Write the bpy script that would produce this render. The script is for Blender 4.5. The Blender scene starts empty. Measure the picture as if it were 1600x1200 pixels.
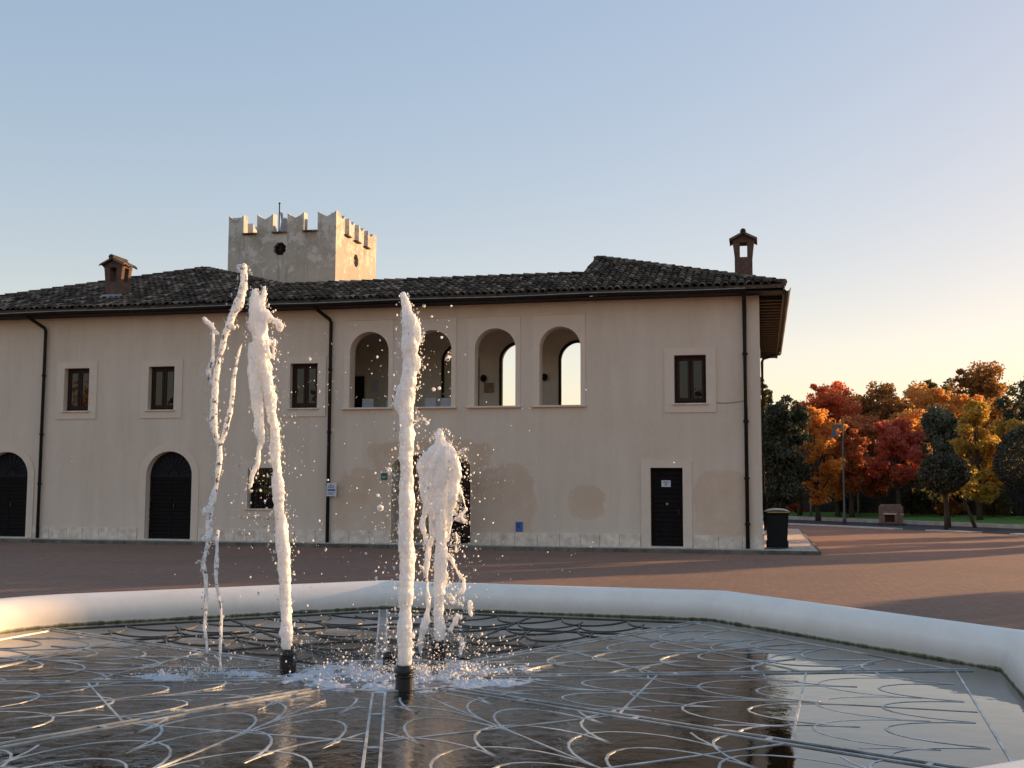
import bpy, bmesh, math, random
import numpy as np
from mathutils import Vector, Matrix, Euler, noise
R = math.radians
random.seed(7)
scene = bpy.context.scene
col = scene.collection

# ------------------------------------------------------------------ camera
cam_data = bpy.data.cameras.new('camera')
cam_data.sensor_width = 36.0
cam_data.lens = 36.0 * 1750 / 1600
cam_data.clip_start = 0.1
cam_data.clip_end = 3000
cam = bpy.data.objects.new('camera', cam_data)
col.objects.link(cam)
cam.matrix_world = (Matrix.Translation((0, 0, 1.7)) @ Matrix.Rotation(R(12.56), 4, 'Z')
                    @ Matrix.Rotation(R(95.22), 4, 'X') @ Matrix.Rotation(R(0.2), 4, 'Z'))
scene.camera = cam

# ------------------------------------------------------------------ light
SUN_AZ, SUN_EL = 45.0, 8.0        # clockwise from +Y, degrees above the horizon
world = bpy.data.worlds.new('World')
scene.world = world
world.use_nodes = True
wn = world.node_tree
sky = wn.nodes.new('ShaderNodeTexSky')
sky.sky_type = 'NISHITA'
sky.sun_disc = False
sky.sun_elevation = R(SUN_EL)
sky.sun_rotation = R(SUN_AZ)
sky.air_density = 1.0
sky.dust_density = 0.5
sky.ozone_density = 2.0
bg = wn.nodes['Background']
bg.inputs['Strength'].default_value = 0.15
sgam = wn.nodes.new('ShaderNodeGamma')          # soft contrast of an evening sky
sgam.inputs['Gamma'].default_value = 0.3
ssat = wn.nodes.new('ShaderNodeHueSaturation')
ssat.inputs['Saturation'].default_value = 2.4
ssat.inputs['Hue'].default_value = 0.514
wn.links.new(sky.outputs['Color'], sgam.inputs['Color'])
wn.links.new(sgam.outputs['Color'], ssat.inputs['Color'])
swb = wn.nodes.new('ShaderNodeMix'); swb.data_type = 'RGBA'; swb.blend_type = 'MULTIPLY'
swb.inputs[0].default_value = 1.0
swb.inputs[7].default_value = (1.225, 0.945, 0.82, 1)
wn.links.new(ssat.outputs['Color'], swb.inputs[6])
wn.links.new(swb.outputs[2], bg.inputs['Color'])

sun_data = bpy.data.lights.new('sun', 'SUN')
sun_data.energy = 2.0
sun_data.angle = R(0.5)
sun_data.color = (1.0, 0.61, 0.30)
sun = bpy.data.objects.new('sun', sun_data)
col.objects.link(sun)
sdir = Vector((math.sin(R(SUN_AZ)) * math.cos(R(SUN_EL)), math.cos(R(SUN_AZ)) * math.cos(R(SUN_EL)), math.sin(R(SUN_EL))))
sun.rotation_euler = (-sdir).to_track_quat('-Z', 'Y').to_euler()
sun.location = (20, 20, 30)

scene.view_settings.view_transform = 'Standard'
scene.view_settings.look = 'None'
scene.view_settings.exposure = 2.05
scene.view_settings.gamma = 1
scene.cycles.max_bounces = 6
scene.cycles.transparent_max_bounces = 8

# ------------------------------------------------------------------ materials
class NT:
    def __init__(self, name):
        self.m = bpy.data.materials.new(name)
        self.m.use_nodes = True
        self.t = self.m.node_tree
        self.b = self.t.nodes['Principled BSDF']
        self.out = self.t.nodes['Material Output']
    def n(self, typ, **kw):
        nd = self.t.nodes.new(typ)
        ins = kw.pop('ins', {})
        for k, v in kw.items():
            setattr(nd, k, v)
        for k, v in ins.items():
            if hasattr(v, 'is_output'):
                self.t.links.new(v, nd.inputs[k])
            else:
                nd.inputs[k].default_value = v
        return nd
    def l(self, a, b):
        self.t.links.new(a, b)
    def obj(self):
        return self.n('ShaderNodeTexCoord').outputs['Object']
    def noise(self, scale, detail=4, rough=0.55, vec=None, dist=0.0):
        nd = self.n('ShaderNodeTexNoise', ins={'Scale': scale, 'Detail': detail, 'Roughness': rough, 'Distortion': dist})
        self.l(vec if vec is not None else self.obj(), nd.inputs['Vector'])
        return nd.outputs['Fac']
    def ramp(self, fac, stops):
        nd = self.n('ShaderNodeValToRGB')
        e = nd.color_ramp.elements
        while len(e) < len(stops):
            e.new(0.5)
        for i, (p, c) in enumerate(stops):
            e[i].position = p
            e[i].color = (*c, 1) if len(c) == 3 else c
        self.l(fac, nd.inputs['Fac'])
        return nd.outputs['Color']
    def mix(self, fac, a, b, mode='MIX'):
        nd = self.n('ShaderNodeMix', data_type='RGBA', blend_type=mode)
        for k, v in (('Factor', fac), ('A', a), ('B', b)):
            s = [x for x in nd.inputs if x.name == k and (x.type == 'RGBA' if k != 'Factor' else x.type == 'VALUE')][0]
            if hasattr(v, 'is_output'):
                self.l(v, s)
            else:
                s.default_value = v if not isinstance(v, tuple) or len(v) == 4 else (*v, 1)
        return [o for o in nd.outputs if o.type == 'RGBA'][0]
    def math(self, op, a, b=0.0, clamp=False):
        nd = self.n('ShaderNodeMath', operation=op, use_clamp=clamp)
        for i, v in enumerate((a, b)):
            if hasattr(v, 'is_output'):
                self.l(v, nd.inputs[i])
            else:
                nd.inputs[i].default_value = v
        return nd.outputs[0]
    def sep(self, vec=None):
        nd = self.n('ShaderNodeSeparateXYZ')
        self.l(vec if vec is not None else self.obj(), nd.inputs[0])
        return nd.outputs
    def mapped(self, scale=(1, 1, 1), rot=(0, 0, 0)):
        nd = self.n('ShaderNodeMapping', ins={'Scale': scale, 'Rotation': rot})
        self.l(self.obj(), nd.inputs['Vector'])
        return nd.outputs[0]
    def bump(self, h, strength=0.3, dist=0.02):
        nd = self.n('ShaderNodeBump', ins={'Strength': strength, 'Distance': dist})
        self.l(h, nd.inputs['Height'])
        self.l(nd.outputs[0], self.b.inputs['Normal'])
        return nd
    def set(self, color=None, rough=None, **kw):
        if color is not None:
            if hasattr(color, 'is_output'):
                self.l(color, self.b.inputs['Base Color'])
            else:
                self.b.inputs['Base Color'].default_value = (*color, 1)
        if rough is not None:
            if hasattr(rough, 'is_output'):
                self.l(rough, self.b.inputs['Roughness'])
            else:
                self.b.inputs['Roughness'].default_value = rough
        for k, v in kw.items():
            self.b.inputs[k.replace('_', ' ')].default_value = v
        return self.m

def mat_plain(name, c, rough=0.6, var=0.25, scale=6, bump=0.0, **kw):
    t = NT(name)
    f = t.noise(scale, 5, 0.6)
    lo = tuple(x * (1 - var) for x in c)
    hi = tuple(min(1, x * (1 + var)) for x in c)
    m = t.set(t.ramp(f, [(0.3, lo), (0.7, hi)]), rough, **kw)
    if bump:
        t.bump(t.noise(scale * 8, 4), bump, 0.01)
    return m

def mat_plaster():
    t = NT('plaster')
    o = t.obj()
    base = t.ramp(t.noise(0.35, 6, 0.65), [(0.3, (0.79, 0.595, 0.445)), (0.52, (0.85, 0.65, 0.50)), (0.72, (0.88, 0.69, 0.54))])
    # vertical streaks and speckle of an old lime wash
    st = t.noise(1.0, 5, 0.7, t.mapped((2.2, 1, 0.25)))
    base = t.mix(0.22, base, t.ramp(st, [(0.35, (0.30, 0.25, 0.20)), (0.65, (0.62, 0.56, 0.5))]))
    sp = t.noise(22, 4, 0.7)
    base = t.mix(0.10, base, t.ramp(sp, [(0.35, (0.25, 0.21, 0.17)), (0.65, (0.65, 0.6, 0.53))]))
    x, y, z = t.sep()
    wob = t.noise(2.1, 8, 0.68)
    wob = t.math('MULTIPLY', t.math('SUBTRACT', wob, 0.5), 2.6)
    total = None
    # damp and repaired patches, each with its own outline
    for cx, cz, rx, rz in ((-4.64, 1.27, 0.50, 0.45), (-7.1, 1.15, 1.05, 1.15), (-11.0, 1.2, 0.95, 1.0), (-1.05, 1.15, 0.75, 0.95), (-0.55, 1.0, 0.3, 1.0), (-9.1, 2.5, 1.9, 0.5)):
        dx = t.math('POWER', t.math('ABSOLUTE', t.math('DIVIDE', t.math('SUBTRACT', x, cx), rx)), 3.2)
        dz = t.math('POWER', t.math('ABSOLUTE', t.math('DIVIDE', t.math('SUBTRACT', z, cz), rz)), 3.2)
        dd = t.math('ADD', t.math('ADD', dx, dz), wob)
        mk = t.n('ShaderNodeMapRange', ins={'Value': dd, 'From Min': 1.12, 'From Max': 0.88}).outputs[0]
        total = mk if total is None else t.math('MAXIMUM', total, mk)
    pf = t.math('MULTIPLY', total, t.math('ADD', 0.5, t.math('MULTIPLY', wob, 0.5), True))
    base = t.mix(pf, base, (0.62, 0.39, 0.235, 1))
    # paler, dusty foot of the wall
    low = t.n('ShaderNodeMapRange', ins={'Value': t.math('ADD', z, t.math('MULTIPLY', wob, 0.5)), 'From Min': 2.6, 'From Max': 0.4}).outputs[0]
    base = t.mix(t.math('MULTIPLY', low, 0.22), base, (0.80, 0.68, 0.57, 1))
    m = t.set(base, 0.92)
    t.bump(t.noise(28, 6, 0.7), 0.22, 0.012)
    return m

def mat_tower():
    t = NT('tower_plaster')
    big = t.noise(0.7, 8, 0.68)
    z = t.sep()[2]
    # the lime skin survives towards the top, peeled below
    f = t.math('ADD', t.noise(1.9, 9, 0.72), t.math('MULTIPLY', t.math('SUBTRACT', z, 12.2), 0.055))
    c = t.ramp(f, [(0.50, (0.47, 0.40, 0.325)), (0.53, (0.54, 0.46, 0.38)), (0.56, (0.74, 0.68, 0.61)), (0.75, (0.80, 0.745, 0.68))])
    c = t.mix(0.4, c, t.ramp(big, [(0.3, (0.24, 0.21, 0.17)), (0.6, (0.55, 0.5, 0.43))]))
    dr = t.noise(1.2, 6, 0.7, t.mapped((3, 3, 0.35)))
    c = t.mix(t.n('ShaderNodeMapRange', ins={'Value': dr, 'From Min': 0.55, 'From Max': 0.75}).outputs[0], c, (0.27, 0.25, 0.22, 1))
    m = t.set(c, 0.95)
    t.bump(f, 0.5, 0.05)
    return m

def mat_tiles():
    t = NT('old_clay_tiles')
    g = t.n('ShaderNodeNewGeometry')
    r = g.outputs['Random Per Island']
    c = t.ramp(r, [(0.0, (0.03, 0.023, 0.018)), (0.35, (0.08, 0.059, 0.043)), (0.65, (0.13, 0.092, 0.066)), (0.88, (0.20, 0.145, 0.105)), (1.0, (0.32, 0.25, 0.19))])
    li = t.noise(9, 6, 0.75)
    c = t.mix(t.n('ShaderNodeMapRange', ins={'Value': li, 'From Min': 0.56, 'From Max': 0.68, 'To Max': 0.85}).outputs[0], c, (0.27, 0.225, 0.175, 1))
    mo = t.noise(3.1, 5, 0.7)
    c = t.mix(t.n('ShaderNodeMapRange', ins={'Value': mo, 'From Min': 0.52, 'From Max': 0.66, 'To Max': 0.8}).outputs[0], c, (0.018, 0.016, 0.012, 1))
    m = t.set(c, 0.95, Specular_IOR_Level=0.12)
    t.bump(li, 0.4, 0.02)
    return m

def mat_paving():
    t = NT('brick_paving')
    v = t.mapped((1, 1, 1), (0, 0, R(45)))
    br = t.n('ShaderNodeTexBrick', ins={'Vector': v, 'Scale': 1.0, 'Mortar Size': 0.011, 'Mortar Smooth': 0.2, 'Bias': 0.0, 'Brick Width': 0.21, 'Row Height': 0.105,
             'Color1': (0.36, 0.165, 0.10, 1), 'Color2': (0.26, 0.125, 0.08, 1), 'Mortar': (0.10, 0.075, 0.06, 1)})
    c = br.outputs['Color']
    c = t.mix(0.55, c, t.ramp(t.noise(5, 8, 0.85), [(0.36, (0.13, 0.09, 0.06)), (0.64, (0.45, 0.225, 0.14))]))
    big = t.noise(0.35, 6, 0.65)
    c = t.mix(t.n('ShaderNodeMapRange', ins={'Value': big, 'From Min': 0.42, 'From Max': 0.68, 'To Max': 0.6}).outputs[0], c, (0.18, 0.11, 0.075, 1))
    m = t.set(c, 0.85)
    hh = t.math('ADD', t.math('MULTIPLY', br.outputs['Fac'], -0.6), t.noise(40, 3))
    t.bump(hh, 0.5, 0.012)
    return m

def mat_gravel():
    t = NT('pale_gravel')
    vo = t.n('ShaderNodeTexVoronoi', ins={'Scale': 28.0})
    t.l(t.obj(), vo.inputs['Vector'])
    c = t.ramp(vo.outputs['Color'], [(0.1, (0.30, 0.27, 0.24)), (0.5, (0.58, 0.53, 0.47)), (0.9, (0.85, 0.78, 0.70))])
    c = t.mix(0.5, c, t.ramp(t.noise(6, 8, 0.8), [(0.38, (0.17, 0.15, 0.13)), (0.6, (0.72, 0.66, 0.59))]))
    m = t.set(c, 0.95)
    t.bump(vo.outputs['Distance'], 0.9, 0.03)
    return m

def mat_grass():
    t = NT('lawn_grass')
    c = t.ramp(t.noise(1.3, 8, 0.8), [(0.3, (0.07, 0.19, 0.022)), (0.6, (0.12, 0.29, 0.04)), (0.8, (0.19, 0.33, 0.07))])
    m = t.set(c, 0.9)
    t.bump(t.noise(30, 4), 1.0, 0.06)
    return m

def mat_rim():
    t = NT('painted_basin_rim')
    z = t.sep()[2]
    wob = t.math('MULTIPLY', t.math('SUBTRACT', t.noise(7, 6, 0.75), 0.5), 0.055)
    zz = t.math('ADD', z, wob)
    c = t.ramp(t.noise(2.5, 7, 0.7), [(0.3, (0.84, 0.755, 0.66)), (0.6, (0.92, 0.84, 0.75)), (0.8, (0.94, 0.865, 0.775))])
    sc = t.noise(11, 7, 0.8, t.mapped((1, 1, 2.0)))
    c = t.mix(t.n('ShaderNodeMapRange', ins={'Value': sc, 'From Min': 0.62, 'From Max': 0.75, 'To Max': 0.5}).outputs[0], c, (0.40, 0.36, 0.31, 1))
    grime = t.n('ShaderNodeMapRange', ins={'Value': zz, 'From Min': 0.47, 'From Max': 0.35, 'To Max': 0.45}).outputs[0]
    c = t.mix(grime, c, (0.30, 0.28, 0.22, 1))
    moss = t.n('ShaderNodeMapRange', ins={'Value': zz, 'From Min': 0.324, 'From Max': 0.309}).outputs[0]
    c = t.mix(moss, c, t.ramp(t.noise(14, 5, 0.7), [(0.35, (0.045, 0.045, 0.018)), (0.55, (0.12, 0.125, 0.04)), (0.75, (0.24, 0.23, 0.10))]))
    m = t.set(c, 0.55)
    t.bump(t.noise(30, 5, 0.7), 0.12, 0.01)
    return m

def mat_water():
    t = NT('dark_pool_water')
    o = t.obj()
    x, y, z = t.sep()
    d = t.math('SQRT', t.math('ADD', t.math('POWER', t.math('ADD', x, 2.75), 2.0), t.math('POWER', t.math('SUBTRACT', y, 8.0), 2.0)))
    chop = t.n('ShaderNodeMapRange', ins={'Value': d, 'From Min': 3.6, 'From Max': 0.5, 'To Min': 0.02, 'To Max': 1.0}).outputs[0]
    chop = t.math('POWER', chop, 1.6)
    w1 = t.noise(9.0, 5, 0.6, None, 0.4)
    w2 = t.noise(2.0, 3, 0.5)
    h = t.math('ADD', t.math('MULTIPLY', t.math('MULTIPLY', w1, chop), 0.020), t.math('MULTIPLY', w2, 0.0035))
    b = t.n('ShaderNodeBump', ins={'Strength': 1.0, 'Distance': 1.0, 'Height': h})
    t.l(b.outputs[0], t.b.inputs['Normal'])
    base = t.ramp(t.noise(1.6, 6, 0.7), [(0.35, (0.003, 0.0035, 0.002)), (0.6, (0.008, 0.0085, 0.0045)), (0.75, (0.018, 0.018, 0.009))])
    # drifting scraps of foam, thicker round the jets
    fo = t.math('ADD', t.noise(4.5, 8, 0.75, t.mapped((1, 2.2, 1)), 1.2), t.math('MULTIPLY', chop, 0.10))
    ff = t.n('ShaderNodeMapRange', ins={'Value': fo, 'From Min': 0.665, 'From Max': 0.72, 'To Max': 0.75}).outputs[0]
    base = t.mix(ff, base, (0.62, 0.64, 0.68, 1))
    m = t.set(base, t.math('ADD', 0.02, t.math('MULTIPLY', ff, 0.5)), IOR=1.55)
    return m

def mat_foam(name, clear=0.0):
    t = NT(name)
    t.set((0.88, 0.875, 0.87), 0.25, IOR=1.38)
    t.b.inputs['Subsurface Weight'].default_value = 1.0
    t.b.inputs['Subsurface Radius'].default_value = (1.0, 1.0, 1.0)
    t.b.inputs['Subsurface Scale'].default_value = 0.09
    last = t.b.outputs[0]
    if clear:
        gl = t.n('ShaderNodeBsdfGlass', ins={'Color': (0.97, 0.98, 1, 1), 'Roughness': 0.04, 'IOR': 1.33})
        f = t.n('ShaderNodeMapRange', ins={'Value': t.noise(26, 5, 0.7), 'From Min': 0.62 - clear * 0.3, 'From Max': 0.68 - clear * 0.3}).outputs[0]
        inv = t.math('SUBTRACT', 1.0, f)
        m2 = t.n('ShaderNodeMixShader', ins={0: inv})
        t.l(last, m2.inputs[1]); t.l(gl.outputs[0], m2.inputs[2])
        last = m2.outputs[0]
    t.bump(t.noise(55, 6, 0.8, t.mapped((1, 1, 0.5))), 0.55, 0.012)
    t.l(last, t.out.inputs['Surface'])
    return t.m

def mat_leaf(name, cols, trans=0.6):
    t = NT(name)
    g = t.n('ShaderNodeNewGeometry')
    n = len(cols)
    c = t.ramp(g.outputs['Random Per Island'], [(i / max(1, n - 1), cc) for i, cc in enumerate(cols)])
    cl = t.noise(0.9, 3, 0.6)
    c = t.mix(0.35, c, t.ramp(cl, [(0.35, cols[0]), (0.65, cols[-1])]))
    t.set(c, 0.65)
    tr = t.n('ShaderNodeBsdfTranslucent', ins={'Color': c})
    mx = t.n('ShaderNodeMixShader', ins={0: trans})
    t.l(t.b.outputs[0], mx.inputs[1]); t.l(tr.outputs[0], mx.inputs[2])
    t.l(mx.outputs[0], t.out.inputs['Surface'])
    return t.m

M = {}
M['plaster'] = mat_plaster()
M['tower'] = mat_tower()
M['tiles'] = mat_tiles()
M['paving'] = mat_paving()
M['gravel'] = mat_gravel()
M['grass'] = mat_grass()
M['rim'] = mat_rim()
M['water'] = mat_water()
M['foam'] = mat_foam('white_foam_water')
M['foam_clear'] = mat_foam('broken_clear_water', 0.72)
M['froth'] = NT('froth').set((0.56, 0.58, 0.62), 0.3)
M['drops'] = mat_foam('water_drops', 0.6)
M['surround'] = mat_plain('grey_stucco_surround', (0.775, 0.61, 0.485), 0.9, 0.04, 3, 0.15)
M['stone'] = mat_plain('pale_plinth_stone', (0.76, 0.62, 0.505), 0.9, 0.25, 5, 0.3)
M['edging'] = mat_plain('stained_edging_stone', (0.15, 0.13, 0.105), 0.95, 0.5, 2.5, 0.4)
M['kerb'] = mat_plain('pale_kerb_stone', (0.50, 0.49, 0.47), 0.9, 0.2, 3, 0.3)
M['room'] = mat_plain('room_plaster', (0.80, 0.73, 0.61), 0.9, 0.1, 1.0)
M['passage'] = mat_plain('passage_plaster', (0.82, 0.68, 0.52), 0.9, 0.15, 1.0)
M['room_floor'] = mat_plain('room_floor_tile', (0.16, 0.12, 0.09), 0.7)
M['void'] = mat_plain('dark_interior', (0.012, 0.011, 0.01), 0.9)  # near-black colour standing in for shade behind openings
M['wood'] = mat_plain('dark_brown_wood', (0.030, 0.012, 0.007), 0.6, 0.35, 8, 0, Specular_IOR_Level=0.25)
M['door'] = mat_plain('blackened_door_wood', (0.010, 0.0065, 0.0065), 0.75, 0.35, 8, 0, Specular_IOR_Level=0.15)
M['fan'] = mat_plain('dull_blue_fanlight', (0.012, 0.012, 0.02), 0.5, 0.2, 8, 0, Specular_IOR_Level=0.15)
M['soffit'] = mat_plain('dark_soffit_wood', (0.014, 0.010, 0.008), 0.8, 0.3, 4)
M['pipe'] = mat_plain('brown_metal_pipe', (0.018, 0.012, 0.009), 0.7, 0.3, 4, 0, Specular_IOR_Level=0.25)
M['gutter'] = mat_plain('zinc_gutter', (0.30, 0.29, 0.28), 0.45, 0.2, 4)
M['brick'] = mat_plain('chimney_brick', (0.12, 0.07, 0.052), 0.95, 0.35, 9, 0.4)
M['lead'] = mat_plain('grey_flashing', (0.26, 0.27, 0.28), 0.6)
M['metal'] = mat_plain('nozzle_dark_metal', (0.018, 0.017, 0.017), 0.45, 0.3, 20)
M['grille'] = mat_plain('wet_dark_steel', (0.50, 0.50, 0.48), 0.42, 0.5, 5, 0.0, Metallic=0.3)  # lattice steel with the sky sheen painted in as a brighter base
M['grille_dark'] = mat_plain('dark_wet_steel', (0.085, 0.085, 0.08), 0.4, 0.5, 5, 0.0, Specular_IOR_Level=0.3)  # same lattice steel, shade on the far bars painted in as a darker base
M['plate'] = mat_plain('centre_plate_steel', (0.045, 0.044, 0.04), 0.3, 0.4, 5, 0.0, Metallic=0.5)
M['white'] = mat_plain('white_board', (0.62, 0.62, 0.66), 0.6, 0.05)
M['ink'] = mat_plain('dark_print', (0.05, 0.05, 0.06), 0.7, 0.1)
M['bluegrey'] = mat_plain('blue_grey_print', (0.22, 0.25, 0.36), 0.7, 0.1)
M['blue'] = mat_plain('blue_notice', (0.05, 0.14, 0.42), 0.6, 0.15)
M['deepblue'] = mat_plain('deep_blue_print', (0.03, 0.075, 0.24), 0.6, 0.1)
M['green'] = mat_plain('green_notice', (0.03, 0.13, 0.085), 0.6, 0.15)
M['bin'] = mat_plain('black_bin_plastic', (0.004, 0.005, 0.006), 0.6, 0.2, 6, 0, Specular_IOR_Level=0.25)
M['lid'] = mat_plain('greyed_bin_lid', (0.38, 0.37, 0.35), 0.5, 0.1)
M['yellow'] = mat_plain('yellow_bin_edge', (0.50, 0.34, 0.06), 0.5, 0.15)
M['asphalt'] = mat_plain('asphalt', (0.045, 0.045, 0.047), 0.9, 0.3, 12, 0.3)
M['earth'] = mat_plain('rough_ground', (0.05, 0.055, 0.025), 0.95, 0.4, 0.5)
M['bark'] = mat_plain('bark', (0.055, 0.042, 0.032), 0.95, 0.4, 8, 0.5)
M['palebark'] = mat_plain('pale_bark', (0.22, 0.20, 0.17), 0.9, 0.4, 8, 0.4)
M['lamp'] = mat_plain('grey_green_lamp_paint', (0.075, 0.085, 0.085), 0.5, 0.2)
M['lampshade'] = mat_plain('blue_grey_lamp_shade', (0.05, 0.075, 0.10), 0.4, 0.2)
M['bbqbrick'] = mat_plain('grill_brick', (0.19, 0.135, 0.115), 0.95, 0.3, 5, 0.4)
M['fence'] = mat_plain('weathered_fence_boards', (0.035, 0.032, 0.028), 0.9, 0.5, 3, 0.3)
M['flag'] = mat_plain('pale_flag_cloth', (0.34, 0.36, 0.40), 0.9, 0.2, 3)
M['cable'] = mat_plain('grey_cable', (0.16, 0.15, 0.14), 0.7)
M['poster'] = mat_plain('tan_poster', (0.33, 0.20, 0.11), 0.8, 0.15)
M['curtain'] = mat_plain('cream_curtain', (0.62, 0.57, 0.42), 0.9, 0.1, 3)
M['rust'] = mat_plain('tower_tracery_stone', (0.035, 0.025, 0.02), 0.9, 0.3)

def mat_glass():
    t = NT('dark_window_glass')
    t.set((0.010, 0.007, 0.005), 0.03, IOR=1.45)
    b = t.n('ShaderNodeBump', ins={'Strength': 0.06, 'Distance': 0.1, 'Height': t.noise(2.2, 2)})
    t.l(b.outputs[0], t.b.inputs['Normal'])
    return t.m
M['glass'] = mat_glass()
LEAF = {
    'orange': mat_leaf('orange_leaves', [(0.58, 0.20, 0.035), (0.88, 0.38, 0.07), (0.95, 0.52, 0.13)]),
    'red': mat_leaf('red_leaves', [(0.45, 0.075, 0.03), (0.76, 0.17, 0.06), (0.86, 0.28, 0.11)]),
    'rust': mat_leaf('rust_leaves', [(0.35, 0.11, 0.045), (0.62, 0.21, 0.08), (0.78, 0.32, 0.12)]),
    'crimson': mat_leaf('crimson_leaves', [(0.40, 0.075, 0.05), (0.66, 0.155, 0.10), (0.78, 0.25, 0.14)]),
    'amber': mat_leaf('amber_leaves', [(0.48, 0.20, 0.04), (0.86, 0.42, 0.09), (0.93, 0.50, 0.17)]),
    'yellow': mat_leaf('yellow_leaves', [(0.34, 0.22, 0.04), (0.62, 0.40, 0.06), (0.76, 0.47, 0.09)]),
    'brown': mat_leaf('brown_leaves', [(0.15, 0.085, 0.03), (0.33, 0.16, 0.045), (0.55, 0.24, 0.065)]),
    'olive': mat_leaf('olive_leaves', [(0.055, 0.06, 0.025), (0.12, 0.11, 0.04), (0.22, 0.165, 0.05)]),
    'evergreen': mat_leaf('evergreen_leaves', [(0.025, 0.034, 0.02), (0.05, 0.062, 0.034), (0.09, 0.10, 0.055)], 0.3),
    'bluegreen': mat_leaf('blue_green_leaves', [(0.06, 0.07, 0.045), (0.12, 0.13, 0.085), (0.19, 0.19, 0.12)], 0.35),
    'topiary': mat_leaf('clipped_leaves', [(0.024, 0.032, 0.022), (0.045, 0.055, 0.038), (0.08, 0.09, 0.065)], 0.25),
}

# ------------------------------------------------------------------ helpers
class MB:
    def __init__(self):
        self.v = []; self.f = []
    def add(self, vs, fs):
        o = len(self.v)
        self.v += [tuple(p) for p in vs]
        self.f += [tuple(i + o for i in q) for q in fs]
        return self
    def box(self, x0, x1, y0, y1, z0, z1):
        return self.add([(x0, y0, z0), (x1, y0, z0), (x1, y1, z0), (x0, y1, z0), (x0, y0, z1), (x1, y0, z1), (x1, y1, z1), (x0, y1, z1)],
                        [(0, 3, 2, 1), (4, 5, 6, 7), (0, 1, 5, 4), (1, 2, 6, 5), (2, 3, 7, 6), (3, 0, 4, 7)])
    def bar(self, a, b, w, z0, z1):
        """upright flat bar from a to b (xy), w thick"""
        a = Vector(a).to_2d(); b = Vector(b).to_2d()
        d = (b - a).normalized(); p = Vector((-d.y, d.x)) * w / 2
        q = [a + p * -1, b - p, b + p, a + p]
        vs = [(c.x, c.y, z0) for c in q] + [(c.x, c.y, z1) for c in q]
        return self.add(vs, [(0, 3, 2, 1), (4, 5, 6, 7), (0, 1, 5, 4), (1, 2, 6, 5), (2, 3, 7, 6), (3, 0, 4, 7)])
    def prism(self, poly, a0, a1, axis='y'):
        n = len(poly)
        mk = {'y': lambda p, a: (p[0], a, p[1]), 'x': lambda p, a: (a, p[0], p[1]), 'z': lambda p, a: (p[0], p[1], a)}[axis]
        vs = [mk(p, a0) for p in poly] + [mk(p, a1) for p in poly]
        fs = [tuple(range(n))[::-1], tuple(range(n, 2 * n))] + [(i, (i + 1) % n, n + (i + 1) % n, n + i) for i in range(n)]
        return self.add(vs, fs)
    def tube(self, pts, rad, n=8, cap=True):
        pts = [Vector(p) for p in pts]
        rads = rad if isinstance(rad, (list, tuple)) else [rad] * len(pts)
        rings = []
        up = Vector((0, 0, 1))
        for i, p in enumerate(pts):
            t = (pts[min(i + 1, len(pts) - 1)] - pts[max(i - 1, 0)]).normalized()
            u = t.cross(up)
            if u.length < 1e-3: u = t.cross(Vector((1, 0, 0)))
            u.normalize(); w = t.cross(u)
            rings.append([p + (u * math.cos(2 * math.pi * k / n) + w * math.sin(2 * math.pi * k / n)) * rads[i] for k in range(n)])
        vs = [q for r in rings for q in r]
        fs = [(i * n + k, i * n + (k + 1) % n, (i + 1) * n + (k + 1) % n, (i + 1) * n + k) for i in range(len(pts) - 1) for k in range(n)]
        if cap:
            fs += [tuple(range(n))[::-1], tuple(range((len(pts) - 1) * n, len(pts) * n))]
        return self.add(vs, fs)
    def lathe(self, prof, n=24, c=(0, 0, 0)):
        vs = [(c[0] + r * math.cos(2 * math.pi * k / n), c[1] + r * math.sin(2 * math.pi * k / n), c[2] + z) for r, z in prof for k in range(n)]
        fs = [(i * n + k, i * n + (k + 1) % n, (i + 1) * n + (k + 1) % n, (i + 1) * n + k) for i in range(len(prof) - 1) for k in range(n)]
        fs += [tuple(range(n))[::-1], tuple(range((len(prof) - 1) * n, len(prof) * n))]
        return self.add(vs, fs)
    def build(self, name, m, parent=None, smooth=False, bevel=0.0):
        me = bpy.data.meshes.new(name)
        me.from_pydata(self.v, [], self.f)
        me.validate(); me.update()
        bm = bmesh.new(); bm.from_mesh(me)
        bmesh.ops.recalc_face_normals(bm, faces=bm.faces)
        if bevel:
            bmesh.ops.bevel(bm, geom=[e for e in bm.edges if e.is_manifold and e.calc_face_angle(0) > 0.6], offset=bevel, segments=2, affect='EDGES', profile=0.5)
        bm.to_mesh(me); bm.free()
        if smooth:
            me.polygons.foreach_set('use_smooth', [True] * len(me.polygons))
        o = bpy.data.objects.new(name, me)
        me.materials.append(m)
        col.objects.link(o)
        if parent is not None:
            attach(o, parent)
        return o

def world_loc(o):
    v = Vector(o.location)
    while o.parent is not None:
        v = Vector((0, 0, 0)) + v
        o = o.parent
    return v

ORIG = {}
def attach(o, parent):
    """parent o while its mesh stays written in world coordinates"""
    o.parent = parent
    p = parent; loc = Vector((0, 0, 0))
    o.matrix_parent_inverse = Matrix.Translation(-ORIG.get(parent.name, Vector((0, 0, 0))))

def thing(name, label, cat, loc=(0, 0, 0), group=None):
    o = bpy.data.objects.new(name, None)
    o.empty_display_size = 0.3
    o.location = loc
    col.objects.link(o)
    ORIG[o.name] = Vector(loc)
    return tag(o, label, cat, group)

def tag(o, label, cat, group=None, kind=None):
    o['label'] = label; o['category'] = cat
    if group: o['group'] = group
    if kind: o['kind'] = kind
    return o

def struct(o, label=None, cat=None):
    o['kind'] = 'structure'
    if label: o['label'] = label
    if cat: o['category'] = cat
    return o

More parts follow.
